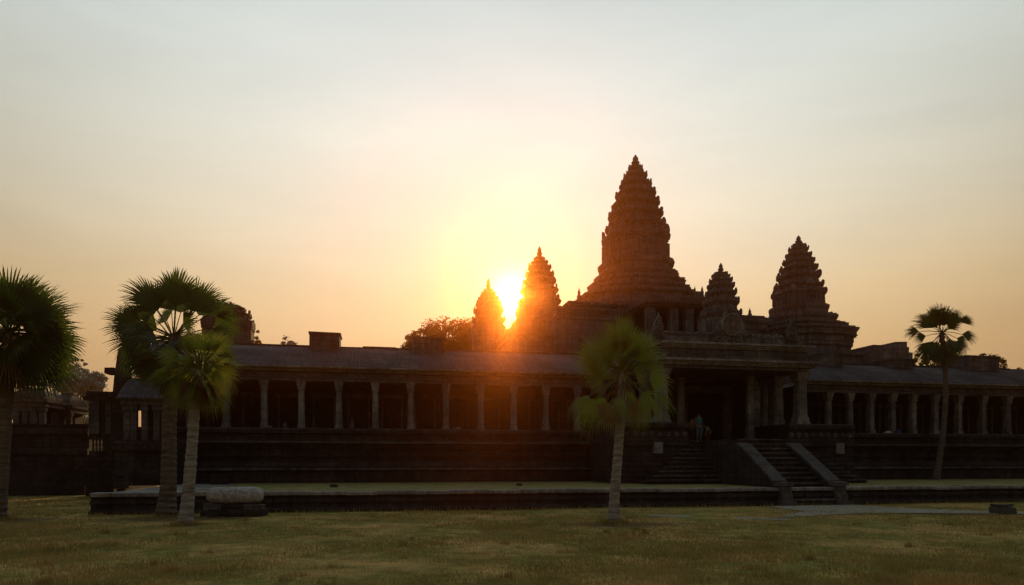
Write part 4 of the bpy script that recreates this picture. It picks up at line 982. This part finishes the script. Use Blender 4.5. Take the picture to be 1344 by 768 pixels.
leafy('round_bush', 'small round green bush in front of the black platform', 'bush', (p.x, p.y, 0), 1.4, [(0, 0, .75, .95, .8, .6), (.5, 0, .6, .6, .5, .45), (-.5, 0, .6, .6, .5, .45)], 50, 90, .13, M['foliage'], 63, trunk_r=.05)
# far woodland closing the plain
nr = np.random.default_rng(5); V = []; Fc = []
for side in range(900):
    az = nr.uniform(-1.2, 1.2); rad = nr.uniform(230, 330); h = nr.uniform(4, 9.5)
    x, y = rad*math.sin(az), rad*math.cos(az)
    for _ in range(26):
        c = np.array([x, y, 0])+np.array([nr.normal(0, 3.0), nr.normal(0, 3.0), h*nr.random()**.6]); a = nr.normal(0, 1, 3); a /= np.linalg.norm(a); b = np.cross(a, nr.normal(0, 1, 3)); b /= np.linalg.norm(b)
        o = len(V); V += [tuple(c-a*.9), tuple(c+b*.6), tuple(c+a*.9), tuple(c-b*.6)]; Fc.append((o, o+1, o+2, o+3))
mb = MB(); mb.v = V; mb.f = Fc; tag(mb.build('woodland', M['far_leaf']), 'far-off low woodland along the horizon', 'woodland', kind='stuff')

# ------------------------------------------------------------------ grass blades on the lawn
nr = np.random.default_rng(11); NB = 190000
t = nr.random(NB); yy = 9.5*(38.0/9.5)**t
xx = nr.uniform(-.86, .92, NB)*yy
def cl(x, y): return np.sin(x*.8+1.3*np.sin(y*.5))*np.sin(y*1.1+.7*np.sin(x*.6))+.6*np.sin(x*2.3+y*1.7)*np.sin(y*2.9-x*.8)
keep = cl(xx, yy)+nr.normal(0, .6, NB) > -.55
front = ((yy - (Y0 + (xx/CA)*SA)) < -.75) | ((xx < (SL-.8)*CA-.0) & (yy < 38))
xx, yy = xx[keep & front], yy[keep & front]; NB = len(xx)
h = nr.uniform(.02, .055, NB)*(1+.35*cl(xx, yy)); wd = nr.uniform(.004, .009, NB)*(1+yy*.05); az = nr.uniform(0, 2*PI, NB); ln = nr.uniform(.1, .9, NB)*h
tx, ty = [], []
for px, py in ((-3, 681), (218, 677), (243, 689), (805, 686)):       # longer grass left standing round the palm feet
    q = G(px, py); a_ = nr.uniform(0, 2*PI, 900); r_ = .22+np.abs(nr.normal(0, .16, 900)); tx.append(q.x+r_*np.cos(a_)); ty.append(q.y+r_*np.sin(a_))
a_ = nr.uniform(0, 1, 2500); q0, q1 = W(SL, -.5), W(40, -.5)           # and along the foot of the wall
tx.append(q0.x+(q1.x-q0.x)*a_); ty.append(q0.y+(q1.y-q0.y)*a_-np.abs(nr.normal(0, .12, 2500)))
for k in range(150):                                                  # scattered tufts
    y_ = 10*(28/10)**nr.random(); x_ = nr.uniform(-.8, .85)*y_; m_ = int(nr.integers(20, 70)); r_ = nr.uniform(.05, .2)
    tx.append(x_+nr.normal(0, r_, m_)); ty.append(y_+nr.normal(0, r_*.7, m_))
ex, ey = np.concatenate(tx), np.concatenate(ty); k_ = (ey-(Y0+(ex/CA)*SA)) < -.5; ex, ey = ex[k_], ey[k_]; NE = len(ex)
eh = nr.uniform(.06, .17, NE)
xx, yy = np.concatenate([xx, ex]), np.concatenate([yy, ey]); h = np.concatenate([h, eh]); wd = np.concatenate([wd, nr.uniform(.008, .014, NE)]); az = np.concatenate([az, nr.uniform(0, 2*PI, NE)]); ln = np.concatenate([ln, eh*nr.uniform(.1, .8, NE)]); NB = len(xx)
base = np.stack([xx, yy, np.full(NB, -.05)], 1)
sd = np.stack([np.cos(az), np.sin(az), np.zeros(NB)], 1)*wd[:, None]
tip = base+np.stack([np.cos(az+1.3)*ln, np.sin(az+1.3)*ln, h+.04], 1)
vv = np.stack([base-sd, base+sd, tip], 1).reshape(-1, 3)
me = bpy.data.meshes.new('grass'); me.vertices.add(NB*3); me.vertices.foreach_set('co', vv.astype(np.float32).ravel())
me.loops.add(NB*3); me.loops.foreach_set('vertex_index', np.arange(NB*3, dtype=np.int32)); me.polygons.add(NB); me.polygons.foreach_set('loop_start', np.arange(0, NB*3, 3, dtype=np.int32))
me.update(); me.validate(); M['blade'] = leafmat('grass_blade', (0.55, 0.34, 0.13, 1), (0.22, 0.21, 0.05, 1), (0.32, 0.22, 0.06, 1), .25, .6)
me.materials.append(M['blade']); o = bpy.data.objects.new('grass', me); C.objects.link(o); tag(o, 'short dry grass covering the lawn', 'grass', kind='stuff')

# ------------------------------------------------------------------ light, haze, sky
SUN = Vector(((674-CX)/F, 1.0, (HY-390)/F)).normalized()
SUN_EL = math.asin(SUN.z); SUN_AZ = math.atan2(SUN.x, SUN.y)
sl = bpy.data.lights.new('sun', 'SUN'); sl.energy = 4.6; sl.angle = R(.55); sl.color = (1.0, .58, .25)
so = bpy.data.objects.new('sun', sl); C.objects.link(so); so.rotation_euler = SUN.to_track_quat('Z', 'Y').to_euler(); so.location = (0, 60, 60)

hm = bpy.data.materials.new('evening_haze'); hm.use_nodes = True; nt = hm.node_tree; nt.nodes.remove(nt.nodes['Principled BSDF'])
va = N(nt, 'ShaderNodeAddShader')
for i, (den, g_, col) in enumerate(((.00066, .95, (1.0, .26, .015, 1)), (.00013, .80, (1.0, .52, .27, 1)))):
    vs = N(nt, 'ShaderNodeVolumeScatter'); vs.inputs['Color'].default_value = col; vs.inputs['Density'].default_value = den; vs.inputs['Anisotropy'].default_value = g_
    nt.links.new(vs.outputs[0], va.inputs[i])
ab = N(nt, 'ShaderNodeVolumeAbsorption'); ab.inputs['Color'].default_value = (0, 0, 0, 1); ab.inputs['Density'].default_value = .0036
vb = N(nt, 'ShaderNodeAddShader'); nt.links.new(va.outputs[0], vb.inputs[0]); nt.links.new(ab.outputs[0], vb.inputs[1])
nt.links.new(vb.outputs[0], nt.nodes['Material Output'].inputs['Volume'])
hb = MB(); hb.box(-420, 420, -60, 150, -2, 90); ho = hb.build('haze', hm); tag(ho, kind='structure')

wd_ = bpy.data.worlds.new('World'); scene.world = wd_; wd_.use_nodes = True; nt = wd_.node_tree; L = nt.links
for n_ in list(nt.nodes): nt.nodes.remove(n_)
outn = N(nt, 'ShaderNodeOutputWorld')
sky = N(nt, 'ShaderNodeTexSky', sky_type='NISHITA', sun_disc=False, sun_elevation=SUN_EL, sun_rotation=SUN_AZ, air_density=1.6, dust_density=4.0, ozone_density=1.0)
tc = N(nt, 'ShaderNodeTexCoord'); nv = N(nt, 'ShaderNodeVectorMath', operation='NORMALIZE'); L.new(tc.outputs['Generated'], nv.inputs[0])
sx = N(nt, 'ShaderNodeSeparateXYZ'); L.new(nv.outputs[0], sx.inputs[0])
def mth(op, a, b=None, c=None):
    n_ = N(nt, 'ShaderNodeMath', operation=op)
    for i, x in enumerate((a, b, c)):
        if x is None: continue
        if hasattr(x, 'links') or hasattr(x, 'is_linked'): L.new(x, n_.inputs[i])
        else: n_.inputs[i].default_value = x
    return n_.outputs[0]
zf_ = mth('DIVIDE', mth('MAXIMUM', sx.outputs[2], 0.0), .7)
grad = ramp(nt, zf_, [(0, lin(200, 144, 98)), (.22, lin(222, 180, 128)), (.32, lin(229, 198, 152)), (.46, lin(232, 220, 193)), (.59, lin(230, 229, 214)), (.70, lin(220, 226, 219)), (.80, lin(200, 209, 206)), (1, lin(162, 180, 184))])
# darker away from the sun
hx = mth('ADD', mth('MULTIPLY', sx.outputs[0], math.sin(SUN_AZ)), mth('MULTIPLY', sx.outputs[1], math.cos(SUN_AZ)))
hl = mth('SQRT', mth('ADD', mth('ADD', mth('MULTIPLY', sx.outputs[0], sx.outputs[0]), mth('MULTIPLY', sx.outputs[1], sx.outputs[1])), 1e-5))
caz = mth('DIVIDE', hx, hl)
azf = ramp(nt, mth('MULTIPLY_ADD', caz, .5, .5), [(0, (.20, .21, .24, 1)), (.5, (.30, .30, .33, 1)), (.78, (.46, .47, .48, 1)), (.90, (.77, .775, .78, 1)), (.965, (.93, .93, .93, 1)), (1, (1, 1, 1, 1))])
dt = N(nt, 'ShaderNodeVectorMath', operation='DOT_PRODUCT'); L.new(nv.outputs[0], dt.inputs[0]); dt.inputs[1].default_value = SUN
cm1 = mth('SUBTRACT', dt.outputs['Value'], 1.0)
def vec(op, a, b):
    n_ = N(nt, 'ShaderNodeMix', data_type='RGBA', blend_type=op); n_.inputs[0].default_value = 1.0; n_.clamp_result = False
    for i, x in ((6, a), (7, b)):
        if isinstance(x, tuple): n_.inputs[i].default_value = x
        else: L.new(x, n_.inputs[i])
    return n_.outputs[2]
def gl(k, col):
    e = mth('EXPONENT', mth('MULTIPLY', cm1, k)); cb_ = N(nt, 'ShaderNodeCombineColor')
    for i in range(3): L.new(e, cb_.inputs[i])
    return vec('MULTIPLY', cb_.outputs[0], col)
tot = vec('MULTIPLY', grad, azf)
nk = vec('MULTIPLY', vec('MULTIPLY', sky.outputs[0], azf), (.05*.03, .05*.03, .05*.03, 1))
tot = vec('ADD', tot, nk)
mpn = N(nt, 'ShaderNodeMapping'); mpn.inputs['Scale'].default_value = (1.2, 1.2, 5.5); L.new(nv.outputs[0], mpn.inputs['Vector'])
nz = N(nt, 'ShaderNodeTexNoise'); setin(nz, Scale=2.4, Detail=5.0, Roughness=0.55, Distortion=0.6); L.new(mpn.outputs[0], nz.inputs['Vector'])
tot = vec('MULTIPLY', tot, ramp(nt, nz.outputs['Fac'], [(.3, (.95, .955, .965, 1)), (.7, (1.05, 1.045, 1.035, 1))]))
tot = vec('ADD', tot, gl(18, (.0, .015, .03, 1)))
tot = vec('ADD', tot, gl(90, (-.26, -.17, .0, 1)))
tot = vec('ADD', tot, gl(2600, (.6, .9, .8, 1)))
bg = N(nt, 'ShaderNodeBackground'); bg.inputs['Strength'].default_value = 1.94; L.new(tot, bg.inputs['Color']); L.new(bg.outputs[0], outn.inputs['Surface'])

# ------------------------------------------------------------------ camera and render settings
cam = bpy.data.cameras.new('camera'); cam.sensor_width = 36; cam.lens = 24.0; cam.shift_y = (HY-384)/1344; cam.clip_end = 5000; cam.clip_start = .1
co = bpy.data.objects.new('camera', cam); C.objects.link(co); co.location = (0, 0, EH); co.rotation_euler = (R(90), 0, 0); scene.camera = co
scene.view_settings.view_transform = 'Standard'; scene.view_settings.look = 'None'; scene.view_settings.exposure = 0; scene.view_settings.gamma = 1
scene.render.engine = 'CYCLES'
cy = scene.cycles; cy.use_denoising = True; cy.max_bounces = 5; cy.diffuse_bounces = 2; cy.glossy_bounces = 1; cy.transmission_bounces = 3; cy.volume_bounces = 0; cy.transparent_max_bounces = 4; cy.use_adaptive_sampling = False
for o in bpy.data.objects:
    if '_o' in o: del o['_o']
